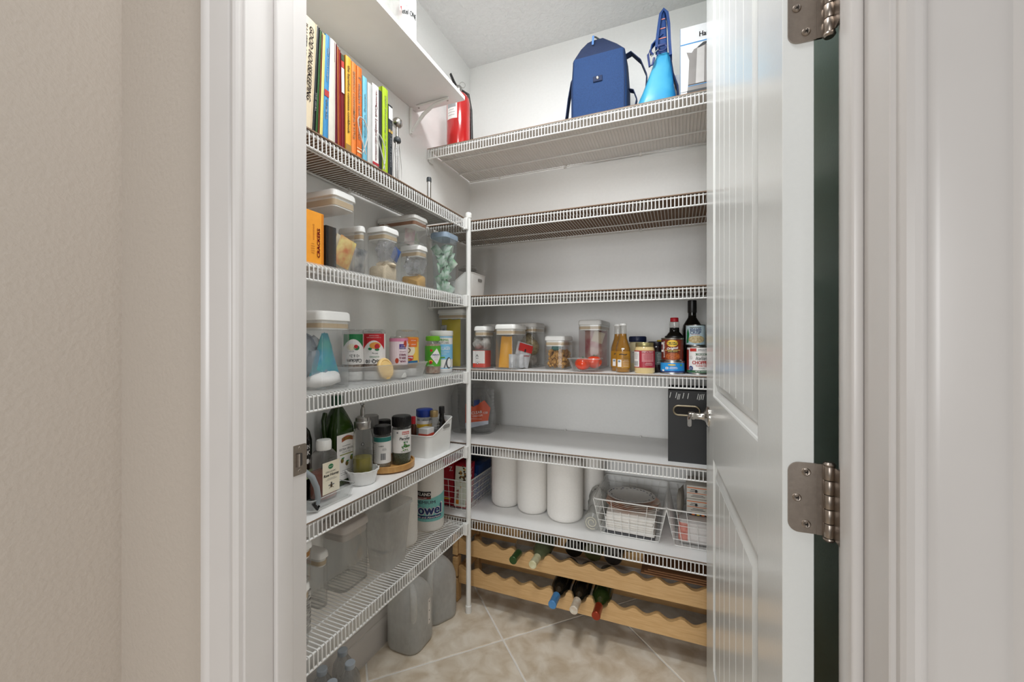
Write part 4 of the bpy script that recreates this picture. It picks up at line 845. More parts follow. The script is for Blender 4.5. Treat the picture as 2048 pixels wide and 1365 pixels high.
m = MB(); m.tube([(-.020, -.040, .155), (-.010, -.020, .150), (.0, .0, .135), (.004, .020, .090), (.006, .036, .030), (.0, .034, .022), (-.02, .0, .02), (-.03, -.04, .05)], .0035, 8); tag(m.build('scoop', mat('grey_scoop', '#a9abab', .3)), 'curved grey plastic scoop seen through the frosted bin', 'scoop').location = (-.942, 1.148, z + .01)
def roll(label, x, y, z, r, h, wrap=None, name='paper_towel_roll', group='paper towel rolls', rb=.018):
    t = thing(name, label, 'paper towels', (x, y, z), face(x, y), group)
    MB().lathe([(r - rb, 0)] + [(r - rb + rb * math.sin(a), rb - rb * math.cos(a)) for a in (.3, .7, 1.1, PI / 2)] + [(r, h - rb)] + [(r - rb + rb * math.cos(a), h - rb + rb * math.sin(a)) for a in (.5, 1.0, PI / 2)] + [(.021, h), (.020, h - .03), (.001, h - .03)], 40).build('roll', TOWEL, t)
    return t
TOWEL = mat('paper_towel', '#efece7', .85, bump=.25, scale=130, var=.03)
roll('plain white paper towel roll behind the frosted bin', -.975, 1.285, z, .050, .27)
r = .060; t = roll('paper towel roll in teal and cream printed wrapper at the shelf end', -.965, 1.440, z, r, .275, rb=.014); TQ = mat('aqua_print', '#7fc6c2', .4, scale=20, var=.03)
P = Print(); n = 12
P.poly([(-.12, .046), (.12, .046), (.12, .175)] + [(.12 - .24 * k / n, .175 - .055 * (k / n) ** .6) for k in range(1, n)] + [(-.12, .120)], TQ, 1)
P.rect(-.082, .006, .138, .168, mat('kirk_dark', '#1d1b1c', .5), 2).rect(-.082, .006, .1375, .146, mat('kirk_red', '#7c2a22', .5), 3).text('KIRKLAND', -.036, .157, .0125, LBL, .082, 0, 5, .0005).text('SIGNATURE', -.036, .1415, .004, LBL, .05)
P.text('PREMIUM', -.022, .124, .012, mat('slate', '#454f60', .5), .092, 0, 4, .0003).text('Towel', -.014, .094, .044, LBL, .140, 0, 3, .0042).text('Towel', -.014, .094, .038, NAVY, .132, 0, 6, .0020).rect(-.07, .052, .058, .070, NAVY, 4).text('Thick and Absorbent', -.008, .064, .0075, LBL, .112, 0, 6, .0003)
P.cyl(t, r + .0006)
# ================================================================== LONG SHELF OF FOOD (back wall)
z = BS[2]
LB4 = 'lidded canisters on the food shelf'
yel = canister('tall canister holding a yellow pasta bag, behind the pole', 873, 926, 940, z, 1.311, y=1.60, group=LB4)
X, Y = yel.location.x, yel.location.y
packet('pasta_bag', 'yellow pasta bag standing in the tall canister behind the pole', 'bag', X - .012, Y, z + .006, .10, .215, .05, mat('yellow_bag', '#d7c41c', .35, hex2='#c4ae14', scale=10), seed=14)
packet('grey_packet', 'small grey labelled packet against the yellow pasta bag', 'packet', X - .030, Y - .033, z + .15, .030, .045, .003, mat('grey_lbl', '#b9b7b2', .5, hex2='#6a6a6c', scale=60), seed=3, cr=.02)
c1 = canister('first square canister from the pole, holding a red and white packet', 946, 972, 990, z, 1.230, y=1.572, group=LB4, y1=1.668)
X, Y = c1.location.x, c1.location.y
t = carton('cereal_packet', 'white and red carton at the bottom of the first canister', 'packet', X - .038, X + .022, Y - .038, Y + .02, z + .006, z + .080, mat('red_card', '#d8402e', .45))
P = Print(); P.rect(-.029, .029, .018, .073, LBL, 1).text('^', -.008, .052, .010, INK, .014).ell(-.011, .040, .0018, .0025, INK, 2).ell(-.004, .040, .0018, .0025, INK, 2).ell(-.006, .018, .0045, .0045, INK, 3).ell(-.006, .018, .003, .003, LBL, 4).lines(-.004, .026, .03, 1, .004, GREYINK, .0008); P.flat(t, (0, -.0293, 0), (1, 0, 0), (0, 0, 1))
crumple('flour_bag', 'crumpled clear bag of white flour in the first canister', 'bag', X - .004, Y, z + .086, .036, .036, .032, mat('pale_bag', '#d8d5d0', .4, bump=.4, scale=30, hex2='#9f9c98'), 21, .35, .8)
c2 = canister('front canister holding yellow and red packets', 988, 1029, 1055, z, 1.236, y=1.562, group=LB4)
X, Y = c2.location.x, c2.location.y
packet('yellow_pouch', 'bright yellow snack pouch in the front canister', 'packet', X - .018, Y - .022, z + .006, .062, .135, .024, mat('mustard', '#efab22', .4, scale=10, var=.08), rz=.25, ry=.04, seed=15, taper=.25)
P = Print(); P.poly([(-.035, .045), (.035, .045), (.035, .096), (-.035, .096)], mat('cinred', '#b92f2c', .45), 1).text('peanut butter', 0, .060, .010, LBL, .058, 0, 3, .0003)
t = packet('peanut_packet', 'silver white packet with red top leaning in the front canister', 'packet', X + .040, Y + .008, z + .010, .080, .105, .018, mat('silver_pack', '#d3d4d6', .35, hex2='#b9babd', scale=12), rz=.95, ry=.25, seed=16)
P = Print(); P.rect(-.036, .036, .066, .100, mat('cinred', '#b92f2c', .45), 1).ell(.0, .072, .004, .008, INK, 2).text('pea butter', .0, .048, .011, mat('cinred', '#b92f2c', .45), .058, 12, 3, .0003); P.flat(t, (0, -.0108, 0), (1, 0, 0), (0, 0, 1))
packet('foil_packet', 'plain silver foil packet lying low in the front canister', 'packet', X + .03, Y - .016, z + .005, .065, .060, .020, mat('foil', '#c9cacc', .3, hex2='#9fa0a2', scale=20), rz=.6, seed=17)
c3 = canister('tall canister of pasta behind the front canister', 1020, 1072, 1092, z, 1.249, y=1.745, group=LB4, r=.02, lidm=mat('lid_shade', '#e4e2de', .35))
X, Y = c3.location.x, c3.location.y
crumple('pasta_bag', 'clear bag of pale pasta filling the tall rear canister', 'bag', X + .008, Y - .004, z + .055, .045, .040, .052, mat('pasta', '#cdb98c', .7, bump=.8, scale=70, hex2='#94815c'), 31, .22, .7)
crumple('snack_bag', 'grey brown snack bag at the bottom of the tall rear canister', 'bag', X + .006, Y - .006, z + .006, .045, .040, .030, mat('greybag', '#a79d92', .5, hex2='#c9c4bd', scale=25), 32, .2, .7)
canister('canister hidden behind the first two, only its white lid showing', 962, 1000, 1014, z, 1.247, y=1.74, group=LB4, lidm=mat('lid_shade', '#e4e2de', .35))
def nuggets(t, W_, D_, h0, h1, m_, n, s_, seed, jit=.4):
    rnd = random.Random(seed); m = MB()
    for k in range(n):
        zz = rnd.uniform(h0, h1); M = T(rnd.uniform(-.5, .5) * W_, rnd.uniform(-.5, .5) * D_, zz, rnd.uniform(0, 3), rnd.uniform(0, 3), rnd.uniform(0, 3)); q = s_ * rnd.uniform(.7, 1.3)
        m.blob(q, q * .7, q * .55, 0, M, rnd.randint(0, 999), .3, 7, 5)
    return m.build('granola', m_, t, kind='stuff')
sm = canister('short square canister of granola clusters', 1088, 1129, 1147, z, 1.187, y=1.660, group=LB4)
GR = mat('granola', '#d6a250', .7, bump=.4, scale=90, hex2='#9a6c30')
nuggets(sm, sm['w'] * .78, sm['d'] * .78, .012, .078, GR, 260, .0105, 4)
packet('teal_packet', 'small teal packet lying on the granola', 'packet', sm.location.x - .01, sm.location.y - .02, z + .080, .04, .03, .008, mat('teal_p', '#2d7f78', .45), rz=.3, ry=.2, seed=5)
c5 = canister('tall canister holding a crumpled red coffee bag, behind the tomatoes', 1155, 1203, 1225, z, 1.256, y=1.735, group=LB4)
X, Y = c5.location.x, c5.location.y; RB = mat('redbag', '#a8404a', .35, bump=.3, scale=18, hex2='#c8a596', detail=4)
packet('coffee_bag', 'crumpled red and cream coffee bag in the tall canister', 'bag', X + .0, Y - .002, z + .006, .100, .165, .070, RB, seed=18, cr=.35, rz=.2)
packet('cream_bag_top', 'folded cream paper bag top inside the canister of coffee', 'bag', X + .010, Y - .042, z + .115, .050, .050, .008, mat('kraftcream', '#cbb79a', .6), rz=.1, ry=.3, seed=19)
# glass dish with two tomatoes
t = thing('glass_dish', 'small clear glass dish holding two tomatoes', 'dish', (-.345, 1.615, z)); open_tray(t, .128, .088, .052, GLASS, r=.020, fl=.72, lip=.006)
MB().tube([(p, q, .052) for p, q in rrect(.132, .092, .020, 5)], .0014, 6, closed=True).build('rim', clear('rim_clear', '#f4f8f8', .4, .35, '#e8eeee'), t)
for k, (x, y, zz, r, lb) in enumerate(((-.352, 1.600, z + .006, .031, 'ripe red tomato at the front of the glass dish'), (-.312, 1.628, z + .012, .032, 'ripe red tomato behind, with green stem, in the glass dish'))):
    t = thing('tomato', lb, 'tomato', (x, y, zz), .5 * k, 'tomatoes in the glass dish'); n = 28
    m = MB(); R = []
    for j in range(13):
        a = PI * j / 12; q = math.sin(a) * r; zc = -math.cos(a) * r * .82
        if j > 9: zc -= (j - 9) * .0013
        R.append([(q * (1 + .025 * math.cos(5 * 2 * PI * i / n)) * math.cos(2 * PI * i / n) + 1e-5 * math.cos(i), q * (1 + .025 * math.cos(5 * 2 * PI * i / n)) * math.sin(2 * PI * i / n) + 1e-5 * math.sin(i), zc + r * .82) for i in range(n)])
    m.loft(R).build('flesh', mat('tomato_red', '#d8401c', .18, hex2='#cc3a18', scale=12, coat=.5), t)
    m = MB()
    for q in range(5):
        a = 2 * PI * q / 5; c, s_ = math.cos(a), math.sin(a)
        m.add([(0, 0, r * 1.58), (.004 * -s_ + .006 * c, .004 * c + .006 * s_, r * 1.60), (.016 * c, .016 * s_, r * 1.57), (.004 * s_ + .006 * c, -.004 * c + .006 * s_, r * 1.60)], [(0, 1, 2, 3)])
    m.tube([(0, 0, r * 1.56), (.001, 0, r * 1.72)], .0013, 6); m.build('stem', GRN, t)
# beer bottles
def beer(label, x, y):
    t = jar('beer_bottle', label, 'bottle', x, y, z, [(.0255, 0), (.0275, .003), (.0275, .088), (.0270, .096), (.0205, .118), (.0160, .130), (.0142, .142), (.0130, .176), (.0135, .178), (.0135, .184), (.012, .186)], clear('beer_glass', '#e8e4da', .3, .04), [(.0145, .182), (.0150, .184), (.0148, .188), (.012, .1905)], WHITE2,
            [(.0245, .002), (.0262, .005), (.0262, .088), (.0255, .096), (.0192, .118), (.0150, .130), (.0132, .144), (.0128, .150), (.001, .1505)], mat('lager', '#a97612', .08, hex2='#8d5f0c', scale=6), 'golden beer bottles on the food shelf', capname='crown_cap')
    P = Print(); r = .0278; P.rect(-.038, .038, .018, .082, mat('amber_label', '#b8862c', .4, hex2='#a3721c', scale=20), 1).rect(-.022, -.006, .022, .050, LBL, 3).rect(-.019, -.010, .040, .047, mat('steelblue', '#7f93a8', .5), 4)
    P.lines(.012, .060, .034, 3, .005, INK, .001).lines(.012, .048, .026, 5, .006, LBL, .0008).text('~', .0, .070, .006, INK, .03); P.ell(0, .092, .006, .003, LBL, 3); P.cyl(t, r)
    return t
beer('front golden beer bottle beside the red coffee canister', -.199, 1.628)
beer('rear golden beer bottle, half hidden by the front one', -.226, 1.682)
r = .038; t = jar('mayonnaise_jar', 'cream coloured jar with navy lid behind the mustard jar', 'jar', -.158, 1.782, z, [(.035, 0), (r, .004), (r, .096), (.034, .112), (.029, .120)], mat('mayo', '#dccfa6', .25), [(.0335, .118), (.0345, .120), (.0345, .139), (.0325, .1415)], mat('navy_lid', '#1c2748', .35), ribs=44)
P = Print(); P.rect(-.035, .035, .030, .080, mat('pale_lb', '#cfcabd', .5), 1).text('MAYO', -.012, .074, .005, NAVY, .02).lines(-.008, .064, .03, 6, .006, GREYINK, .0008); P.cyl(t, r + .0004)
r = .037; t = jar('mustard_jar', 'jar of beige spread with gold lid and dark red label', 'jar', -.118, 1.618, z, [(.033, 0), (r, .005), (r, .082), (.0355, .092), (.0320, .100)], mat('spread', '#dcc48c', .2, coat=.4), [(.0325, .100), (.0335, .1015), (.0335, .113), (.0315, .116)], mat('gold_lid', '#a39a6c', .3, .7))
P = Print(); P.rect(-.055, .055, .022, .086, mat('cranberry', '#a52838', .4), 1).rect(-.055, -.020, .025, .082, LBL, 2); P.lines(-.036, .076, .024, 5, .005, GREYINK, .001)
for k in range(10): P.rect(-.048 + .0024 * k, -.0468 + .0024 * k, .028, .046, GREYINK, 3)
P.rect(-.010, .036, .044, .076, mat('rose', '#c77c80', .5), 2).lines(.014, .072, .036, 5, .005, mat('cranberry', '#a52838', .4), .0012).text('SWEET & CREAMY', .012, .081, .0045, LBL, .044).lines(.016, .040, .030, 3, .004, LBL, .0007); P.cyl(t, r + .0004)
r = .034; t = jar('jam_jar', 'dark glass jar with black lid behind the gold lidded jar', 'jar', -.078, 1.700, z, [(.031, 0), (r, .004), (r, .092), (.029, .103)], mat('dark_jam', '#241a1c', .12), [(.031, .103), (.0325, .105), (.0325, .118), (.030, .120)], mat('purple_black', '#1f1a24', .35)); P = Print(); P.rect(-.01, .04, .03, .08, mat('slate_lb', '#4a5a58', .5), 1).lines(.016, .074, .03, 7, .006, LBL, .0008); P.cyl(t, r + .0004)
r = .030; t = jar('steak_sauce', 'dark jar with yellow lid beside the bean can', 'jar', -.052, 1.775, z, [(.028, 0), (r, .004), (r, .100), (.026, .112)], mat('dark_jam', '#241a1c', .12), [(.028, .112), (.0295, .114), (.0295, .124), (.027, .126)], mat('yellow_lid', '#d7b822', .35))
P = cyl_label(r, .02, .098, mat('choco_lb', '#2c2430', .45), 2.4); P.ell(.0, .082, .016, .008, YEL, 2).rect(-.02, .02, .056, .070, mat('royal', '#2d4c96', .5), 2).ell(.004, .044, .012, .008, ORG, 3).ell(-.008, .034, .008, .005, RED, 3); P.cyl(t, r + .0004)
# cans
def can(name, label, x, y, z, r, h, lm, pr=None, group='food cans on the shelf'):
    t = thing(name, label, 'can', (x, y, z), face(x, y), group)
    MB().lathe([(r * .97, 0), (r * 1.0, .0012), (r * 1.0, .003), (r * .97, .0045), (r * .97, h - .0045), (r * 1.0, h - .003), (r * 1.0, h - .0008), (r * .975, h), (r * .94, h - .002), (r * .90, h - .0035), (.001, h - .0035)], 40).build('tin_body', STEEL, t)
    MB().lathe([(r * .975, .006), (r * .975, h - .006)], 40, cap0=False, cap1=False).build('wrapper', lm, t)
    if pr: pr.cyl(t, r * .975 + .0004)
    return t
BLU = mat('bright_blue', '#1f87cf', .4, hex2='#2f9be0', scale=10)
P = Print(); P.rect(-.100, .10, .0065, .0115, NAVY, 2).ell(-.002, .034, .014, .0025, YEL, 3).rect(-.024, -.014, .018, .026, LBL, 3).rect(-.021, -.017, .020, .024, mat('royal', '#2d4c96', .5), 4).lines(.004, .026, .03, 3, .003, LBL, .0010).rect(-.04, -.030, .010, .016, LBL, 3).rect(.028, .036, .030, .036, mat('kgreen', '#5fa03c', .5), 3)
can('tuna_can', 'flat bright blue can at the bottom of the stack under the bean can', -.020, 1.640, z, .0435, .047, BLU, P)
P = Print(); MR = mat('maroon_can', '#5e2318', .4, hex2='#702a1c', scale=10)
P.rect(-.028, .030, .006, .078, mat('bean_panel', '#7a3018', .45), 1).ell(0, .066, .020, .0125, YEL, 2).rect(-.019, .019, .060, .071, mat('bush_green', '#27492c', .5), 3).text("BUSH'S", 0, .0655, .0085, YEL, .036, 0, 5, .0005).text('Original', .0, .047, .0105, LBL, .038, 6, 4, .0004, .15).rect(-.026, .028, .040, .0415, mat('gold', '#e8c96a', .5), 3).rect(-.018, .020, .033, .039, INK, 3).text('BAKED BEANS', .001, .036, .0042, mat('gold', '#e8c96a', .5), .032, 0, 5)
P.ell(.002, .018, .026, .0135, mat('beans', '#b8622a', .4, hex2='#8a3f16', scale=180), 3).rect(-.052, -.034, .034, .070, LBL, 2).rect(-.050, -.038, .042, .062, mat('wine', '#6e1f2c', .5), 3).text('BAKED BEANS', -.031, .044, .006, LBL, .06, 90, 3)
can('bean_can', 'brown baked bean can standing on the flat blue can', -.020, 1.640, z + .0472, .0400, .086, MR, P)
t = thing('syrup_bottle', 'dark syrup bottle with red cap behind the bean can', 'bottle', (-.014, 1.745, z)); MB().lathe([(.042, 0), (.044, .004), (.044, .110), (.040, .130), (.026, .150), (.019, .158), (.018, .175)], 32).build('body', mat('black_glass', '#15130f', .08), t)
MB().lathe([(.018, .175), (.0195, .177), (.0185, .182), (.0195, .187), (.0180, .200)], 28).build('neck', clear('beer_glass', '#e8e4da', .3, .04), t); MB().lathe([(.0150, .198), (.0155, .200), (.0155, .213), (.0140, .215)], 28).build('cap', RED, t)
MB().lathe([(.034, .134), (.036, .1355), (.036, .141), (.034, .1425)], 32).build('collar', BLACK, t)
SPR = LBL; P = Print(); r = .0395
P.rect(-.028, .060, .086, .096, LBL, 2).rect(-.030, -.006, .084, .095, mat('sprout_red', '#c2332c', .5), 3).text('SPROUTS', .016, .0895, .0055, INK, .034, 0, 4).text('ORGANIC', .012, .0735, .0055, LBL, .030, 0, 6, .0002).poly([(-.010, .077), (.034, .077), (.030, .0735), (.034, .070), (-.010, .070), (-.006, .0735)], mat('sprout_green', '#2f5e3c', .5), 3)
P.text('Italian', .012, .0595, .012, INK, .038, 0, 4, .0001, .3).text('CHOPPED', .010, .0435, .0125, mat('sprout_red2', '#b52f2c', .5), .060, 0, 4, .0006).text('TOMATOES', .012, .0315, .0065, mat('sprout_red2', '#b52f2c', .5), .042, 0, 4, .0002).text('IN PUREE', .012, .0225, .004, INK, .020).rect(-.09, .09, .0065, .0155, mat('sprout_green', '#2f5e3c', .5), 2).text('NET WT 14.28 OZ (405g)', .014, .011, .0045, LBL, .048, 0, 4, .0001)
P.ell(-.026, .0225, .0085, .0085, NAVY, 3).text('NON', -.026, .0245, .003, LBL, .010, 0, 5).text('GMO', -.026, .0195, .003, LBL, .010, 0, 5).ell(-.026, .062, .006, .006, GREYINK, 2).ell(-.026, .062, .0055, .0055, LBL, 3).lines(-.026, .065, .007, 3, .003, GREYINK, .0008, 4).rect(-.09, -.036, .016, .090, mat('sprout_redside', '#9c2f28', .5), 2)
can('tomato_can', 'white chopped tomato can at the bottom beside the door edge', .069, 1.648, z, r, .1035, LBL, P)
P = Print(); P.rect(-.05, .05, .005, .076, mat('can_sky', '#a9c6d6', .45, hex2='#cfdde0', scale=8), 1).text('steam', .0, .060, .011, NAVY, .038, 0, 4, .0004).text('CRISP', .0, .049, .010, NAVY, .038, 0, 4, .0004).lines(0, .042, .036, 1, .004, mat('sprout_red', '#c2332c', .5), .0008).ell(.004, .024, .030, .014, mat('corn', '#d8c9a0', .5, hex2='#b09a6c', scale=160), 3).poly([(-.036, .010), (-.026, .012), (-.022, .044), (-.028, .066), (-.034, .050)], GRN, 3)
P.rect(-.02, .02, .0665, .0685, INK, 3)
can('corn_can', 'pale blue vegetable can stacked on the white tomato can', .060, 1.655, z + .1037, .0335, .078, mat('can_sky', '#a9c6d6', .45), P)
jar('wine_bottle', 'tall black bottle standing behind the stacked cans beside the door', 'bottle', .052, 1.775, z, [(.036, 0), (.038, .004), (.038, .165), (.034, .185), (.016, .215), (.0150, .225), (.0150, .262)], mat('black_glass', '#15130f', .08), [(.0165, .235), (.0170, .2365), (.0165, .283), (.015, .2845)], BLACK)
# ================================================================== LONG SHELF WITH CUPS AND FILE BOX
z = BS[1]
t0 = thing('bagged_cups', 'clear bag holding the stacked plastic cups in the corner', 'bag', (-.930, 1.765, z))
bagm = clear('bag_film', '#e6e7e7', .22, .16, '#b8b8b6', .12)
m = MB(); R = []
for s_, zz, ox in ((.97, .001, 0), (1.06, .03, 0), (1.04, .10, 0), (.98, .17, -.005), (.80, .22, -.01), (.55, .262, -.012)):
    R.append([(ox + p * s_ * (1 + .03 * math.sin(7 * i + zz * 60)), q * s_ * (1 + .03 * math.cos(5 * i + zz * 50)), zz) for i, (p, q) in enumerate(rrect(.205, .125, .045, 6))])
m.loft(R); m.build('film', bagm, t0, smooth=60)
P = Print(); P.poly([(-.058, .060), (.048, .060), (.060, .135), (.030, .170), (-.020, .138), (-.060, .150)], mat('rust_print', '#b6461f', .4), 1).poly([(-.056, .035), (.052, .060), (.052, .076), (-.058, .062)], mat('pale_lav', '#aeb2bd', .5), 2).poly([(-.020, .140), (.004, .150), (.008, .172), (-.020, .168)], NAVY, 3)
P.text('CLEAR', -.004, .112, .013, LBL, .052, 8, 4, .0003).text('COLD CUPS', .0, .097, .008, LBL, .048, 8, 4).text('120', .038, .112, .010, LBL, .018, 8, 4, .0003).lines(-.006, .082, .07, 1, .004, LBL, .001).lines(-.0, .064, .09, 3, .0055, GREYINK, .0008).ell(-.044, .086, .006, .006, LBL, 3)
P.flat(t0, (.062, -.078, -.004), (math.cos(.25), math.sin(.25), 0), (0, .06, 1))
cup = None; CUPM = clear('cup_plastic', '#e9eaea', .45, .10, '#c6c6c4', .08)
for k, (cx, cy, rz, n) in enumerate(((-.972, 1.765, 0, 9), (-.892, 1.758, 0, 8), (-.925, 1.800, 0, 9), (-.868, 1.785, .1, 8))):
    for j in range(n):
        if cup is None:
            m = MB(); m.lathe([(.0275, .0), (.0275, .001), (.0385, .088), (.0400, .089), (.0400, .0915), (.0380, .0915), (.0268, .002), (.001, .0022)], 22); cup = m.build('plastic_cup', CUPM); c = cup
        else: c = dup(cup)
        c.location = (cx, cy, z + .004 + j * .0165); tag(c, 'clear disposable cup nested in a stack inside the corner bag', 'cup', 'nested clear cups in the bag')
# black file box with metal rimmed finger hole
t = thing('file_box', 'tall black box with metal-rimmed oval hole at the door end', 'box', (.085, 1.700, z)); W_, D_, h = .145, .200, .262
bx0 = gx(1336, 1.60) - .085
m = MB(); m.box(bx0, bx0 + .150, -.100, -.096, 0, h).box(bx0, bx0 + .150, .096, .100, 0, h).box(bx0, bx0 + .004, -.096, .096, 0, h).box(bx0 + .146, bx0 + .150, -.096, .096, 0, h).box(bx0, bx0 + .15, -.096, .096, 0, .004)
m.build('shell', mat('black_board', '#1b1b1c', .55, scale=90), t)
hx = bx0 + .063; hzz = .190
m = MB(); m.tube([(hx + p, -.1015, hzz + q) for p, q in rrect(.088, .034, .017, 8)], .0036, 8, closed=True); m.build('hole_rim', mat('champagne_metal', '#c2b79f', .3, 1.0), t)
m = MB(); m.loft([[(hx + p, y, hzz + q) for p, q in rrect(.084, .030, .015, 6)] for y in (-.1004, -.0995)]); m.build('finger_hole', mat('deep_brown', '#120d0a', .8), t)
rnd = random.Random(2)
for k in range(11):
    xx = bx0 + (.006, .026, .032, .037, .050, .066, .098, .104, .110, .116, .132)[k]
    MB().tube([(0, 0, 0), (.002, -.001, .010), (.004, .002, .020)], .0012, 6).build('white_tab', WHITE, t, loc=(xx, -.103, .232 + rnd.uniform(-.003, .003)))
# ================================================================== LONG SHELF WITH BASKETS
z = BS[0]
BW = mat('basket_wire', '#e9e9e6', .3, scale=60, var=.02)
def basket(label, x0, x1, y0, y1, wx=.030, mesh=.0265, h=.138):
    t = thing('wire_basket', label, 'basket', ((x0 + x1) / 2, (y0 + y1) / 2, z), 0, 'white wire baskets'); W_, D_ = x1 - x0, y1 - y0
    a0, a1, b0, b1 = -W_ / 2, W_ / 2, -D_ / 2, D_ / 2; f = wx; fy = .012
    MB().tube([(p, q, h) for p, q in rrect(W_ + 2 * f, D_ + 2 * fy, .018, 4)], .0028, 8, closed=True).build('rim', BW, t)
    MB().tube([(p, q, .003) for p, q in rrect(W_, D_, .010, 3)], .0020, 6, closed=True).build('base_ring', BW, t)
    nx = int(W_ / mesh); ny = int(D_ / mesh); r = .00115
    for nm, sg in (('front_grid', -1), ('back_grid', 1)):
        m = MB()
        for i in range(nx + 1):
            x = a0 + W_ * i / nx; q = 1 + 2 * f / W_ * .96; top = 1 if (sg > 0 or i in (0, 1, 2) or i > nx - 3) else .70
            m.tube([(x, sg * D_ / 2, .003), (x * (1 + (q - 1) * top), sg * (D_ / 2 + fy * top), .003 + (h - .003) * top)], r, 5)
        for k in (1, 2, 3, 4):
            if sg < 0 and k == 4: pass
            q = k / 5 * .98; m.tube([(a0 - f * q, sg * (D_ / 2 + fy * q), h * q), (a1 + f * q, sg * (D_ / 2 + fy * q), h * q)], r, 5)
        m.build(nm, BW, t, kind='stuff')
    for nm, sg in (('side_grid', -1), ('side_grid', 1)):
        m = MB()
        for i in range(ny * 2 + 1):
            y = b0 + D_ * i / (ny * 2); m.tube([(sg * W_ / 2, y, .003), (sg * (W_ / 2 + f), y * (1 + 2 * fy / D_), h)], r, 5)
        for k in (1, 2, 3, 4):
            q = k / 5; m.tube([(sg * (W_ / 2 + f * q), b0 - fy * q, h * q), (sg * (W_ / 2 + f * q), b1 + fy * q, h * q)], r, 5)
        m.build(nm, BW, t, kind='stuff')
    m = MB()
    for i in range(nx * 2 + 1): m.tube([(a0 + W_ * i / (nx * 2), b0, .002), (a0 + W_ * i / (nx * 2), b1, .002)], r, 5)
    for i in range(5): m.tube([(a0, b0 + D_ * i / 4, .003), (a1, b0 + D_ * i / 4, .003)], r, 5)
    m.build('base_grid', BW, t, kind='stuff'); return t
basket('wire basket of red and blue cartons in the corner behind the pole', -1.028, -.872, 1.605, 1.925, .010)
basket('wire basket holding paper plates and napkins, beside the towel rolls', -.285, -.068, 1.632, 1.925, .029)
basket('wire basket of napkins and boxes, nearest the door', -.012, .205, 1.632, 1.925, .029)
# cartons in the corner basket
zb = z + .006
RC = mat('red_carton', '#b3162a', .35, scale=20, var=.06)
def tilt_carton(label, x, y, w_, d, h, m_, rz, ry=0, rx=0, pr=None, prx=None, name='food_carton'):
    t = thing(name, label, 'box', (x, y, zb), 0, 'cartons in the corner basket', rot=(rx, ry, rz))
    MB().box(-w_ / 2, w_ / 2, -d / 2, d / 2, 0, h, b=.0008).build('box', m_, t)
    if pr: pr.flat(t, (0, -d / 2, 0), (1, 0, 0), (0, 0, 1))
    if prx: prx.flat(t, (w_ / 2, 0, 0), (0, 1, 0), (0, 0, 1), 'side_print')
    return t
P = Print(); P.text('Z', .02, .17, .02, LBL, .02, 10).lines(0, .03, .05, 1, .004, YEL, .006)
tilt_carton('plain deep red carton at the left of the corner basket', -.992, 1.675, .070, .100, .215, RC, 0, 0, 0, P)
P = Print(); P.rect(-.0285, .0285, .004, .188, mat('pale_green_card', '#d9dccb', .45), 1)
rnd = random.Random(8)
for k in range(26): P.ell(.008 + rnd.gauss(0, .009), .135 + rnd.gauss(0, .018), .0055, .0045, (mat('snk1', '#3a2a1c', .5), mat('snk2', '#c8963c', .5), mat('snk3', '#6b4a2c', .5))[k % 3], 2 + k % 3, 7)
P.text('Snack', -.014, .060, .013, mat('cinred', '#b92f2c', .45), .045, 90, 4, .0004).rect(-.020, -.006, .014, .034, mat('ochre2', '#d98218', .5), 3).lines(.012, .04, .02, 5, .006, GREYINK, .001)
Q = Print(); Q.text('SNACK', 0, .165, .010, LBL, .05, 12, 3, .0003).text('7x', .012, .150, .008, LBL, .014, 12).poly([(-.020, .115), (-.006, .138), (-.012, .138), (.008, .142), (.010, .126), (.004, .132), (-.008, .112)], LBL, 3)
tilt_carton('red and pale green snack carton behind the white pole', -.928, 1.665, .060, .090, .192, RC, .12, .05, 0, P, Q)
P = Print(); P.text('fresh', 0, .10, .02, mat('lt_blue', '#8fb4dc', .5), .05, 70, 3).lines(0, .06, .06, 4, .012, mat('lt_blue', '#8fb4dc', .5), .002)
tilt_carton('blue carton at the back of the corner basket', -.914, 1.800, .055, .13, .165, mat('royal_card', '#1d4c9c', .35, hex2='#17396f', scale=12), .0, .03, 0, P, Print().text('FRESH', 0, .11, .018, mat('lt_blue', '#8fb4dc', .5), .07, 0, 3, .0004).lines(0, .08, .09, 4, .014, mat('lt_blue', '#8fb4dc', .5), .003))
tilt_carton('dark navy carton standing behind the blue carton', -.985, 1.845, .06, .10, .215, mat('navy_card', '#15233f', .4), 0)
# wrapped paper towels
for k, (x, y, r) in enumerate(((-.752, 1.760, .068), (-.610, 1.738, .070), (-.455, 1.718, .078), (-.372, 1.860, .060))):
    rr = roll(('paper towel roll nearest the corner basket', 'middle paper towel roll of the front three', 'widest paper towel roll, beside the rolled plastic bag', 'paper towel roll behind the widest one')[k], x, y, z, r, .266, group='paper towel rolls on the long shelf', rb=.026)
m = MB(); m.tube([(0, y_, 0) for y_ in (-.012, 0, .05, .10, .14)], [.020, .034, .036, .034, .030], 20)
o = tag(m.build('plastic_roll', clear('milky_roll', '#e6e7e2', .3, .5, '#d5d4cc', .2)), 'rolled translucent plastic bag between towel rolls and basket', 'plastic bag'); o.location = (-.322, 1.640, z + .037)
m = MB(); m.tube([(.008 * math.cos(a) * (1 + a / 5), -.013, .008 * math.sin(a) * (1 + a / 5)) for a in [k * .5 for k in range(24)]], .0014, 5); m.build('spiral_edge', mat('cream_film', '#dcd8c4', .4), o)
crumple('bag_bundle', 'crumpled clear plastic bundle behind the rolled bag', 'plastic bag', -.325, 1.78, z, .045, .05, .07, clear('milky_roll', '#e6e7e2', .3, .5, '#d5d4cc', .2), 41, .35, .7)
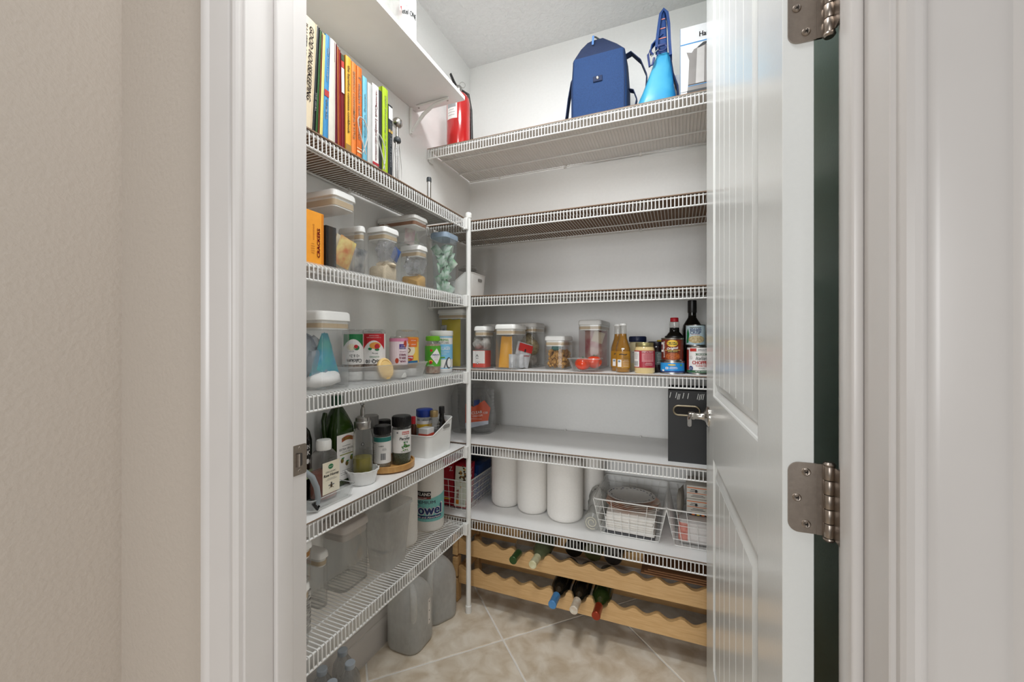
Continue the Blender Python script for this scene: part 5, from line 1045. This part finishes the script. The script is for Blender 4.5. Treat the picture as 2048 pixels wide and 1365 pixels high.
# plates and napkins
bxc = -.176
for k in range(7):
    t = tag(MB().rbox(-.092, .092, -.085, .085, 0, .0105, .006, .002, 3).build('napkin', mat('napkin_white', '#ece8e2', .8, bump=.4, scale=80, var=.05)), 'folded white napkin layer of the pile under the paper plates', 'napkin', 'white napkins under the plates')
    t.location = (bxc + rnd.uniform(-.003, .003) + .0, 1.730 + rnd.uniform(-.003, .003), zb + .003 + k * .0108); t.rotation_euler = (0, 0, rnd.uniform(-.03, .03))
def plate(label, x, y, zz, r, m_, rx=0, group='patterned paper plates', deco=None, sy=.82):
    t = thing('paper_plate', label, 'plate', (x, y, zz), 0, group, rot=(rx, 0, 0)); n = 48
    m = MB(); R = []
    for q, zc, wv in ((.62, 0, 0), (.66, .001, 0), (.80, .009, 0), (1.0, .0125, .006), (1.0, .0135, .006), (.80, .0100, 0), (.66, .0020, 0), (.001, .0018, 0)):
        R.append([(r * (q + wv * math.cos(16 * 2 * PI * i / n)) * math.cos(2 * PI * i / n), sy * r * (q + wv * math.cos(16 * 2 * PI * i / n)) * math.sin(2 * PI * i / n), zc) for i in range(n)])
    m.loft(R).build('plate', m_, t)
    if deco:
        P = Print(); rd = random.Random(3)
        for i in range(34):
            a = 2 * PI * i / 34 + rd.uniform(-.05, .05); q = rd.uniform(.80, .93) * r; c = deco[i % len(deco)]
            P.poly([(q * math.cos(a + d_) * (1 + e_), sy * q * math.sin(a + d_) * (1 + e_)) for d_, e_ in ((-.07, 0), (0, .035), (.08, .02), (.03, -.03))], c, 1)
        P._make('rim_pattern', t, lambda x, y, l: Vector((x, y, .0100 + max(0, (math.hypot(x, y / .82) / r - .80)) * .0175 + l + .0006)))
    return t
pz = zb + .003 + 7 * .0108 + .001
PLP = mat('floral_plate', '#eee6dc', .4, hex2='#d09068', scale=14, dist=1.5)
for k in range(4): plate(['lowest orange and white paper plate of the stack', 'second orange and white paper plate of the stack', 'third orange and white paper plate of the stack', 'floral paper plate just under the patterned top plate'][k], bxc + .004, 1.735, pz + .006 * k, .110 - .002 * k, (mat('plate_or', '#f0ebe4', .4, hex2='#e0b49c', scale=16), PLP)[k > 1])
plate('grey-white paper plate with dark scroll rim, topmost of the stack', bxc - .004, 1.740, pz + .032, .096, mat('plate_grey', '#dcdad6', .4, scale=30), .03, deco=[INK, GREYINK, NAVY])
m = MB(); m.rbox(-.094, .094, -.10, .10, 0, .0025, .006, .0005); o = tag(m.build('basket_liner', mat('dark_bag', '#55555a', .5)), 'dark grey sheet under the napkins in the middle basket', 'sheet'); o.location = (bxc, 1.735, z + .0055)
# third basket
t = thing('napkin_pack', 'pack of white napkins with pink edge in the basket nearest the door', 'napkins', (.100, 1.735, z + .008))
MB().rbox(-.098, .098, -.085, .085, 0, .085, .012, .008, 4).build('napkins', mat('pack_white', '#ded9d6', .4, bump=.3, scale=30, var=.08), t)
m = MB(); m.rbox(-.0995, -.060, -.0862, .0862, .004, .081, .012, .006, 4); m.build('pink_edge', mat('pink_wrap', '#d79a8e', .4, hex2='#c9786c', scale=60), t)
for k in range(2):
    zz = (z + .110, z + .162)[k]
    t = carton('tea_carton', ('white and orange striped carton on top in the basket nearest the door', 'topmost white and orange carton in the basket nearest the door')[k], 'box', .030, .150, 1.70, 1.82, zz, zz + .050, mat('card_white', '#d8d3ca', .5))
    P = Print(); P.rect(-.058, .058, .040, .043, ORG, 2).rect(-.058, .058, .020, .022, ORG, 2).lines(-.034, .034, .03, 2, .006, INK, .0018).lines(.02, .034, .04, 2, .006, GREYINK, .0015).lines(-.02, .014, .05, 2, .005, INK, .0015).rect(-.03, -.022, .024, .034, INK, 3); P.flat(t, (0, -.0602, 0), (1, 0, 0), (0, 0, 1))
t = carton('dark_carton', 'dark carton with orange picture band under the striped cartons', 'box', .040, .150, 1.71, 1.82, z + .094, z + .1098, mat('dark_card', '#2a1d16', .5)); P = Print()
for k in range(6): P.rect(-.046 + .017 * k, -.036 + .017 * k, .002, .014, (ORG, YEL)[k % 2], 2)
P.flat(t, (0, -.0552, 0), (1, 0, 0), (0, 0, 1))
packet('clear_packet', 'cloudy plastic packet leaning at the near side of the door end basket', 'packet', .008, 1.72, z + .095, .14, .095, .02, mat('cloudy_pack', '#a59f96', .35, hex2='#c4bfb6', scale=14), rz=PI / 2 - .15, ry=.15, seed=81)
# ================================================================== TOP LONG SHELF: extinguisher, bags, kettle box
z = BS[5]
ex = thing('fire_extinguisher', 'red fire extinguisher with black lever at the left end of the highest shelf', 'fire extinguisher', (-.932, 1.625, z), face(-.932, 1.625))
r = .0535; REDM = mat('extinguisher_red', '#c1201f', .18, scale=20, var=.03, coat=.5)
MB().lathe([(.046, 0), (.052, .004), (r, .012), (r, .215), (.050, .235), (.040, .252), (.026, .262), (.016, .266), (.016, .272)], 40).build('cylinder', REDM, ex)
MB().lathe([(.015, .268), (.017, .272), (.017, .292), (.012, .298)], 20).build('valve', STEEL, ex)
m = MB(); m.tube([(0, .010, .288), (-.020, .004, .318), (-.036, .0, .352)], [.007, .009, .008], 10, sq=.6); m.build('lever', BLACK, ex)
m = MB(); m.tube([(0, .006, .284), (-.026, .0, .300), (-.052, -.002, .322)], [.007, .008, .007], 10, sq=.6); m.build('carry_handle', mat('dark_grey_metal', '#4b4d4e', .35, .5), ex)
m = MB(); m.tube([(.018 + .013 * math.cos(2 * PI * k / 18), -.012, .298 + .013 * math.sin(2 * PI * k / 18)) for k in range(18)], .0012, 6, closed=True); m.build('pin_ring', STEEL, ex)
m = MB(); m.tube([(.014, 0, .282), (.045, .010, .270), (.058, .014, .20), (.060, .016, .10), (.060, .016, .03)], [.005, .006, .006, .007, .009], 10); m.build('hose', BLACK, ex)
P = Print(); P.rect(-.060, -.006, .125, .205, LBL, 1).rect(-.055, -.012, .175, .195, mat('sil', '#9a9c9e', .4), 2).lines(-.034, .165, .036, 3, .012, GREYINK, .0015); P.cyl(ex, r + .0004)
# navy roll-top cooler bag
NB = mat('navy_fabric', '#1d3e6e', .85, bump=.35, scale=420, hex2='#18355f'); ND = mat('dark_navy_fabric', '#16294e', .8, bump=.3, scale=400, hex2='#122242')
bx0, bx1 = gx(1141, 1.60), gx(1253, 1.60); W_ = bx1 - bx0; D_ = .145
t = thing('cooler_bag', 'navy blue roll-top cooler bag with shoulder strap', 'bag', ((bx0 + bx1) / 2, 1.60 + D_ / 2, z))
m = MB(); R = []
for s_, dd, zz in ((.97, .96, 0), (1.0, 1.0, .012), (1.0, 1.0, .15), (.95, .97, .235), (.93, .95, .262)): R.append([(p + (.0), q, zz) for p, q in rrect(W_ * s_, D_ * dd, .014, 4)])
m.loft(R).build('body', NB, t, smooth=50)
m = MB(); R = []   # gathered top: footprint collapses into a ridge running front-left to back
for f in (0, .35, .7, 1.0):
    ring = []
    for p, q in rrect(W_ * .93, D_ * .95, .014, 4):
        lx = -W_ * .10 + p * (.16 if p < 0 else .30); ly = q * .25 + .02; tx, ty = p + (lx - p) * f, q + (ly - q) * f
        ring.append((tx, ty, .262 + .110 * f ** .85 + (.012 * math.sin(p * 60) * f * (1 - f) * 4)))
    R.append(ring)
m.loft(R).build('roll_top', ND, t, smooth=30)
m = MB(); m.tube([(-W_ * .12, -.016, .372), (-W_ * .10, -.008, .376), (W_ * .03, .030, .372)], .0035, 8); m.build('zipper', STEEL, t)
m = MB(); m.rbox(-.004, .004, -.0015, .0015, -.045, 0, .001, .0005); m.build('zip_pull', mat('zip_tape', '#5a86c4', .5), t, loc=(-W_ * .12, -.028, .368), rot=(-.25, 0, 0))
m = MB(); m.box(-.018, .018, -.004, 0, -.011, .011, b=.001); m.build('snap_tab', ND, t, loc=(0, -D_ / 2 - .0004, .160))
MB().lathe([(.0058, 0), (.0062, .001), (.005, .0028), (.003, .0018)], 18).build('snap', STEEL, t, loc=(0, -D_ / 2 - .0045, .162), rot=(PI / 2, 0, 0))
for sx in (-1, 1):
    MB().tube([(sx * W_ * .462, -D_ * .5 - .001, .01), (sx * W_ * .468, -D_ * .5 - .001, .15), (sx * W_ * .45, -D_ * .485 - .001, .25)], .0013, 5).build('seam', ND, t)
def strap(pts, w_, th, m_, t, name='strap', nrm=(0, 1, 0)):
    m = MB(); R = []; nv = Vector(nrm)
    for i, p in enumerate(pts):
        p = Vector(p); tg = (Vector(pts[min(i + 1, len(pts) - 1)]) - Vector(pts[max(i - 1, 0)])).normalized(); s_ = nv.cross(tg).normalized(); u = tg.cross(s_)
        R.append([tuple(p + s_ * a * th / 2 + u * b * w_ / 2) for a, b in ((-1, -1), (1, -1), (1, 1), (-1, 1))])
    return m.loft(R).build(name, m_, t, smooth=50)
hw = W_ / 2
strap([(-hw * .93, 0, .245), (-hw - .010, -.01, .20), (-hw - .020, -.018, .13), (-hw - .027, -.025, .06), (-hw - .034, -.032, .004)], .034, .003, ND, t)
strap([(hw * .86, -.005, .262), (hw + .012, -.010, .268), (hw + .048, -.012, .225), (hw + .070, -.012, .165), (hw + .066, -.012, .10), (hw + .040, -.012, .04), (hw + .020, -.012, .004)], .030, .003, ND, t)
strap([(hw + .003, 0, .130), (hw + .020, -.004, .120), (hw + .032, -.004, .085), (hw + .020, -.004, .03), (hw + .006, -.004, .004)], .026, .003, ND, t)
# light blue dry bag
bx0, bx1 = gx(1266, 1.60), gx(1352, 1.60); W_ = bx1 - bx0; cx = (bx0 + bx1) / 2; ap = gx(1325, 1.62) - cx
SB = mat('sky_vinyl', '#2c8ebc', .36, hex2='#4aa5c8', scale=9, bump=.15); DB = mat('deep_blue_web', '#183f7c', .6, bump=.3, scale=300)
t = thing('dry_bag', 'bright sky blue tapering bag with thick blue strap standing up', 'bag', (cx, 1.66, z))
m = MB(); R = []
for f, dd in ((0, .110), (.03, .118), (.25, .105), (.5, .080), (.75, .055), (.93, .038), (1.0, .030)):
    l0, l1 = -W_ / 2, W_ / 2; a = l0 + (ap - .020 - l0) * f; b = l1 + (ap + .022 - l1) * (f ** 1.5); zz = .002 + .225 * f
    R.append([(q[0] + (a + b) / 2 + .003 * math.sin(i * 2 + f * 9), q[1], zz) for i, q in enumerate(rrect(b - a, dd, dd * .35, 4))])
m.loft(R).build('body', SB, t, smooth=60)
m = MB(); m.loft([[(q[0], q[1], zz) for q in rrect(W_ * s_, .120, .03, 4)] for s_, zz in ((.98, 0), (1.03, .004), (.99, .018), (.93, .020))]); m.build('base', ND, t)
strap([(ap + .028, -.0, .212), (ap + .024, .0, .27), (ap + .022, .0, .33), (ap + .016, .0, .375), (ap + .002, .0, .392), (ap - .008, -.002, .375), (ap - .014, -.004, .33), (ap - .020, -.006, .28), (ap - .022, -.010, .245)], .038, .010, DB, t, 'strap', (0, 1, 0))
m = MB(); m.loft([[(x + ap - .003 + (.0), y, zz) for x, y in rrect(w2, .026, .006, 3)] for w2, zz in ((.040, .225), (.036, .28), (.032, .34), (.020, .385))]); m.build('shoulder_pad', DB, t, smooth=50)
for k, zz in enumerate((.283, .320, .355)): MB().box(ap - .017 + .002 * k, ap + .012 - .002 * k, -.0155, -.0140, zz, zz + .003).build('stitch_band', mat('coral_thread', '#e08a78', .5), t)
m = MB(); m.tube([(ap - .002 + .016 * math.cos(a), -.030, .238 + .011 * math.sin(a)) for a in [2 * PI * k / 16 for k in range(16)]], .0032, 8, closed=True).rbox(ap - .018, ap + .016, -.034, -.026, .244, .252, .003, .002); m.build('ring_buckle', NAVY, t)
m = MB(); m.tube([(ap - .014, -.034, .234), (ap - .030, -.036, .222), (ap - .040, -.036, .212)], .0022, 8); m.build('snap_hook', STEEL, t)
m = MB(); m.tube([(ap - .034, -.036, .216), (ap - .046, -.034, .236), (ap - .052, -.034, .222), (ap - .046, -.034, .175), (ap - .036, -.034, .180), (ap - .030, -.034, .205)], .0042, 8); m.build('side_buckle', NAVY, t)
strap([(ap - .044, -.02, .235), (ap - .040, -.015, .262), (ap - .020, -.01, .285), (ap + .0, -.006, .300)], .022, .004, DB, t)
strap([(ap + .026, .012, .22), (ap + .036, .016, .15), (ap + .052, .018, .10), (W_ / 2 + .008, .018, .05), (W_ / 2 + .004, .018, .004)], .04, .006, ND, t)
# kettle carton
kx0 = gx(1361, 1.590)
t = thing('kettle_carton', 'white kettle carton with a printed steel kettle, beside the door edge', 'box', (kx0 + .095, 1.70, z)); W_, D_, h = .190, .200, .262
MB().box(-W_ / 2, W_ / 2, -.110, D_ - .11, 0, h, b=.001).build('box', mat('kettle_card', '#dcdee0', .3), t)
MB().box(-W_ / 2 - .0006, -W_ / 2, -.110, D_ - .11, .002, h - .002).build('side_panel', mat('kettle_blue', '#2d86c8', .35), t)
ST1 = mat('print_steel', '#918d8b', .35, hex2='#827e7c', scale=8); ST2 = mat('print_steel_light', '#bdbab8', .35); ST3 = mat('print_steel_dark', '#56545a', .35); KB = mat('kettle_blue', '#2d86c8', .35)
P = Print(); P.text('Hamilton Beach', .030, .225, .018, mat('dark_letter', '#2b3038', .4), .125, 0, 3, .0006).rect(-.095, .095, .198, .2015, KB, 2)
P.poly([(-.070, .050), (.060, .050), (.066, .165), (.040, .180), (-.020, .186), (-.050, .176), (-.058, .165), (-.075, .170), (-.066, .140)], ST1, 2)
P.poly([(-.045, .052), (-.018, .052), (-.016, .182), (-.040, .176)], ST2, 3).poly([(.012, .052), (.040, .052), (.044, .178), (.014, .182)], ST3, 3).poly([(-.072, .030), (.062, .030), (.060, .052), (-.070, .052)], ST1, 2).rect(-.070, .060, .0455, .0475, KB, 4).poly([(-.073, .022), (.063, .022), (.063, .031), (-.073, .031)], mat('dark_base', '#3f4144', .5), 3)
P.poly([(-.040, .180), (-.020, .194), (.030, .196), (.050, .184), (.044, .181), (.0, .190), (-.034, .178)], mat('dark_base', '#3f4144', .5), 4).rect(-.010, .004, .090, .130, mat('window_print', '#8f9bb4', .4), 5).rect(-.095, .095, .010, .0112, GREYINK, 2).rect(-.095, -.070, .028, .030, GREYINK, 2)
P.flat(t, (0, -.110, 0), (1, 0, 0), (0, 0, 1))
carton('white_box', 'narrow pale box standing between the sky blue bag and kettle carton', 'box', kx0 - .022, kx0 - .004, 1.70, 1.78, z, z + .165, mat('offwhite_card', '#dcdcda', .4))
# board shelf goods
z = 2.158 + .0167
r = .037; t = jar('aerosol_can', 'tall white can with red and black lettering on the high board shelf', 'can', -.868, 1.150, z, [(.035, 0), (r, .003), (r, .225), (.033, .235)], WHITE2, [(.030, .235), (.030, .262), (.028, .265)], WHITE)
P = Print(); P.rect(-.034, -.012, .083, .113, mat('ketel_red', '#c8545a', .5), 2).text('K', -.023, .098, .025, INK, .018, 0, 4, .0007).text('etel ONE', .016, .096, .018, INK, .052, 0, 4, .0005).text('VODKA', .014, .080, .005, GREYINK, .03).lines(.012, .070, .04, 2, .005, GREYINK, .0008).rect(.0, .022, .116, .16, mat('grey_pic', '#b9bcc0', .5), 2); P.cyl(t, r + .0004)
crumple('plastic_bag', 'crinkled clear plastic bag beside the white can on the high board shelf', 'plastic bag', -.885, 1.045, z, .055, .055, .09, clear('milky_roll', '#e6e7e2', .3, .5, '#d5d4cc', .2), 51, .3, .8)
# ================================================================== FLOOR: jugs, bottles, wine rack
JM = clear('jug_plastic', '#f6f7f6', .1, .70, '#eef0ee', .3)
def jug(label, x, y, rz, lvl, lbl=False):
    t = thing('water_jug', label, 'jug', (x, y, 0), rz, 'gallon water jugs'); n = 9
    def ring(s_, zz): return [(p, q, zz) for p, q in rrect(.146 * s_, .146 * s_, .045 * s_, n)]
    m = MB(); m.loft([ring(.84, 0), ring(.95, .004), ring(1, .018), ring(1, .150), ring(.97, .175), ring(.86, .203), ring(.62, .228), ring(.34, .244), ring(.27, .248), ring(.27, .262)])
    m.build('body', JM, t, smooth=50)
    m = MB(); m.loft([ring(.82, .003), ring(.93, .006), ring(.975, .02), ring(.975, lvl)]); m.build('water', clear('jug_water', '#c9ccca', .05, .70, '#b4b7b3', .3), t)
    MB().lathe([(.0195, .255), (.0205, .257), (.0205, .270), (.0185, .272)], 24).build('cap', WHITE, t)
    MB().tube([(.030, -.030, .235), (.052, -.052, .225), (.064, -.064, .190), (.062, -.062, .150), (.052, -.052, .120)], [.010, .012, .0125, .012, .010], 12).build('handle', JM, t)
    if lbl:
        P = Print(); P.rect(-.008, .008, .075, .170, LBL, 1);
        for k in (.090, .125, .160): P.ell(0, k, .0022, .0022, INK, 2)
        P.flat(t, (.073, .020, 0), (0, 1, 0), (0, 0, 1))
    return t
jug('frosted water jug nearest the door, just over half full', -.962, 1.305, .0, .088, True)
jug('frosted water jug with curved handle beside the wine rack', -.955, 1.478, -.5, .080)
WB = clear('grey_water_bottle', '#9aa2a6', .3, .35, '#5d666b', .15)
for k, (x, y) in enumerate(((-.985, .905), (-.985, .985), (-.925, .955), (-.920, .880), (-.985, .830), (-.920, .805))):
    t = thing('water_bottle', ('small grey-tinted water bottle on the floor, rear left of the group', 'small water bottle on the floor closest to the baseboard end', 'small water bottle at the front of the floor group', 'small water bottle second from front on the floor', 'small water bottle nearest the jamb, at the wall', 'small water bottle nearest the jamb, outer row')[k], 'bottle', (x, y, 0), 0, 'small water bottles on the floor')
    MB().lathe([(.028, 0), (.030, .005), (.030, .125), (.027, .145), (.016, .165), (.0125, .172)], 26).build('body', WB, t)
    MB().lathe([(.0145, .170), (.0150, .172), (.0150, .184), (.0135, .1855)], 24).build('cap', mat('grey_cap', '#aab3bd', .25), t)
# wine rack
WD = mat('beech_wood', '#d6b07c', .45, hex2='#c89f6a', scale=14, stretch=(1, 12, 12), bump=.05)
t = thing('wine_rack', 'long beech wood wine rack with scalloped rails under the lowest shelf', 'wine rack', (-.905, 1.580, 0))
RL = 1.165; PER = .083; x_tr = -.444 + .905
def rail(y, zb_, ht, nm):
    m = MB(); n = int(RL / PER * 10); P = []
    for i in range(n + 1):
        x = RL * i / n; ph = (x - x_tr) / PER
        c = .5 - .5 * math.cos(2 * PI * ph); P.append((x, zb_ + ht - .019 * (1 - c) ** .8))
    ring0 = [(x, 0, zz) for x, zz in P] ; vs = []; fs = []; k = len(P)
    for yy in (y, y + .018):
        vs += [(x, yy, zz) for x, zz in P] + [(x, yy, zb_) for x, zz in P]
    for i in range(k - 1):
        fs += [(i + k, i + k + 1, i + 1, i), (2 * k + i, 2 * k + i + 1, 3 * k + i + 1, 3 * k + i), (i, i + 1, 2 * k + i + 1, 2 * k + i), (i + k + 1, i + k, 3 * k + i, 3 * k + i + 1)]
    fs += [(0, 2 * k, 3 * k, k), (k - 1, 2 * k - 1, 4 * k - 1, 3 * k - 1)]
    m.add(vs, fs); return m.build(nm, WD, t, smooth=30)
for zb_ in (.088, .218): rail(0, zb_, .074, 'front_rail'); rail(.215, zb_ - .020, .080, 'rear_rail')
for xx in (-.030, RL - .012):
    for k, (za, zb2) in enumerate(((.0, .105), (.112, .200), (.207, .300))):
        for yy in (-.004, .206):
            m = MB(); w2 = .030
            m.rbox(xx, xx + .026, yy, yy + w2 + .006, za, zb2, .003, .004, 2); m.build('post_block', WD, t)
    for za in (.095, .225):
        MB().rbox(xx + .002, xx + .022, .03, .208, za, za + .040, .003, .002, 2).build('side_bar', WD, t)
# bottles in the rack
def wine(label, x, y, zz, gm, cm, capl=.062, rev=False, lab=None):
    t = thing('wine_bottle', label, 'bottle', (x, y, zz), 0, 'wine bottles lying in the rack', rot=((PI / 2 + .0) if not rev else -PI / 2, 0, 0))
    MB().lathe([(.034, 0), (.037, .005), (.037, .175), (.034, .195), (.020, .225), (.0148, .240), (.0142, .296)], 28).build('body', gm, t)
    MB().lathe([(.0150, .232), (.0155, .235), (.0152, .290), (.0160, .292), (.0160, .298), (.0142, .300), (.004, .3002)], 24).build('foil', cm, t)
    if lab: MB().lathe([(.0374, .05), (.0374, .14)], 28, cap0=False, cap1=False).build('label_band', lab, t)
    return t
GG = mat('bottle_green', '#2c3a1a', .08, hex2='#1f2c12', scale=6); GC = clear('bottle_clear', '#c9cfc4', .35, .15, '#8f9488')
BG = mat('black_glass', '#15130f', .08)
r2, r1 = .218 + .074 - .019 + .0155, .088 + .074 - .019 + .0155
wine('lying bottle with green foil cap, upper row', -.610, 1.795, r2, GC, mat('green_foil', '#35522a', .3, .3))
wine('lying bottle with cream and gold foil cap, upper row', -.527, 1.795, r2, mat('olive_glass', '#5d6448', .1), mat('cream_foil', '#d9d6b4', .35, hex2='#c4be94', scale=40))
wine('lying dark bottle with sky blue cap, lower row', -.444, 1.785, r1, BG, mat('blue_foil', '#4a86bd', .4))
wine('lying dark bottle with pearly white cap, lower row', -.361, 1.785, r1, BG, mat('white_foil', '#d9d3c4', .35, hex2='#c9b8a4', scale=60))
wine('lying green bottle with copper red foil cap, lower row', -.278, 1.785, r1, GG, mat('copper_foil', '#9c3a22', .3, .5))
for k, x in enumerate((-.400, -.320, -.240)):
    wine(['dark bottle lying base forward, nearest the clear bottles', 'olive bottle lying base forward in the upper row', 'bottle with pale label lying base forward, beside the folded paper bag'][k], x, 1.640, r2 + .020 - .004 * 0, (BG, mat('olive_dk', '#39391f', .15), mat('black_smoke', '#24211f', .1))[k], BLACK, rev=True, lab=(mat('lb_dark', '#5c554c', .5), mat('lb_olive', '#7a744c', .5), mat('lb_pale', '#a8a296', .5))[k])
t = thing('paper_bags', 'folded brown paper bags lying across the wine rack near the door', 'paper bag', (.085, 1.665, r2 + .004))
for k in range(3):
    MB().rbox(-.215 + .012 * k, .18, -.075 + .004 * k, .13, .0062 * k, .0062 * k + .0045, .003, .001, 2).build('folded_bag', mat('kraft_paper', '#8f6440', .7, hex2='#7c5434', scale=12, stretch=(1, 20, 1)), t)
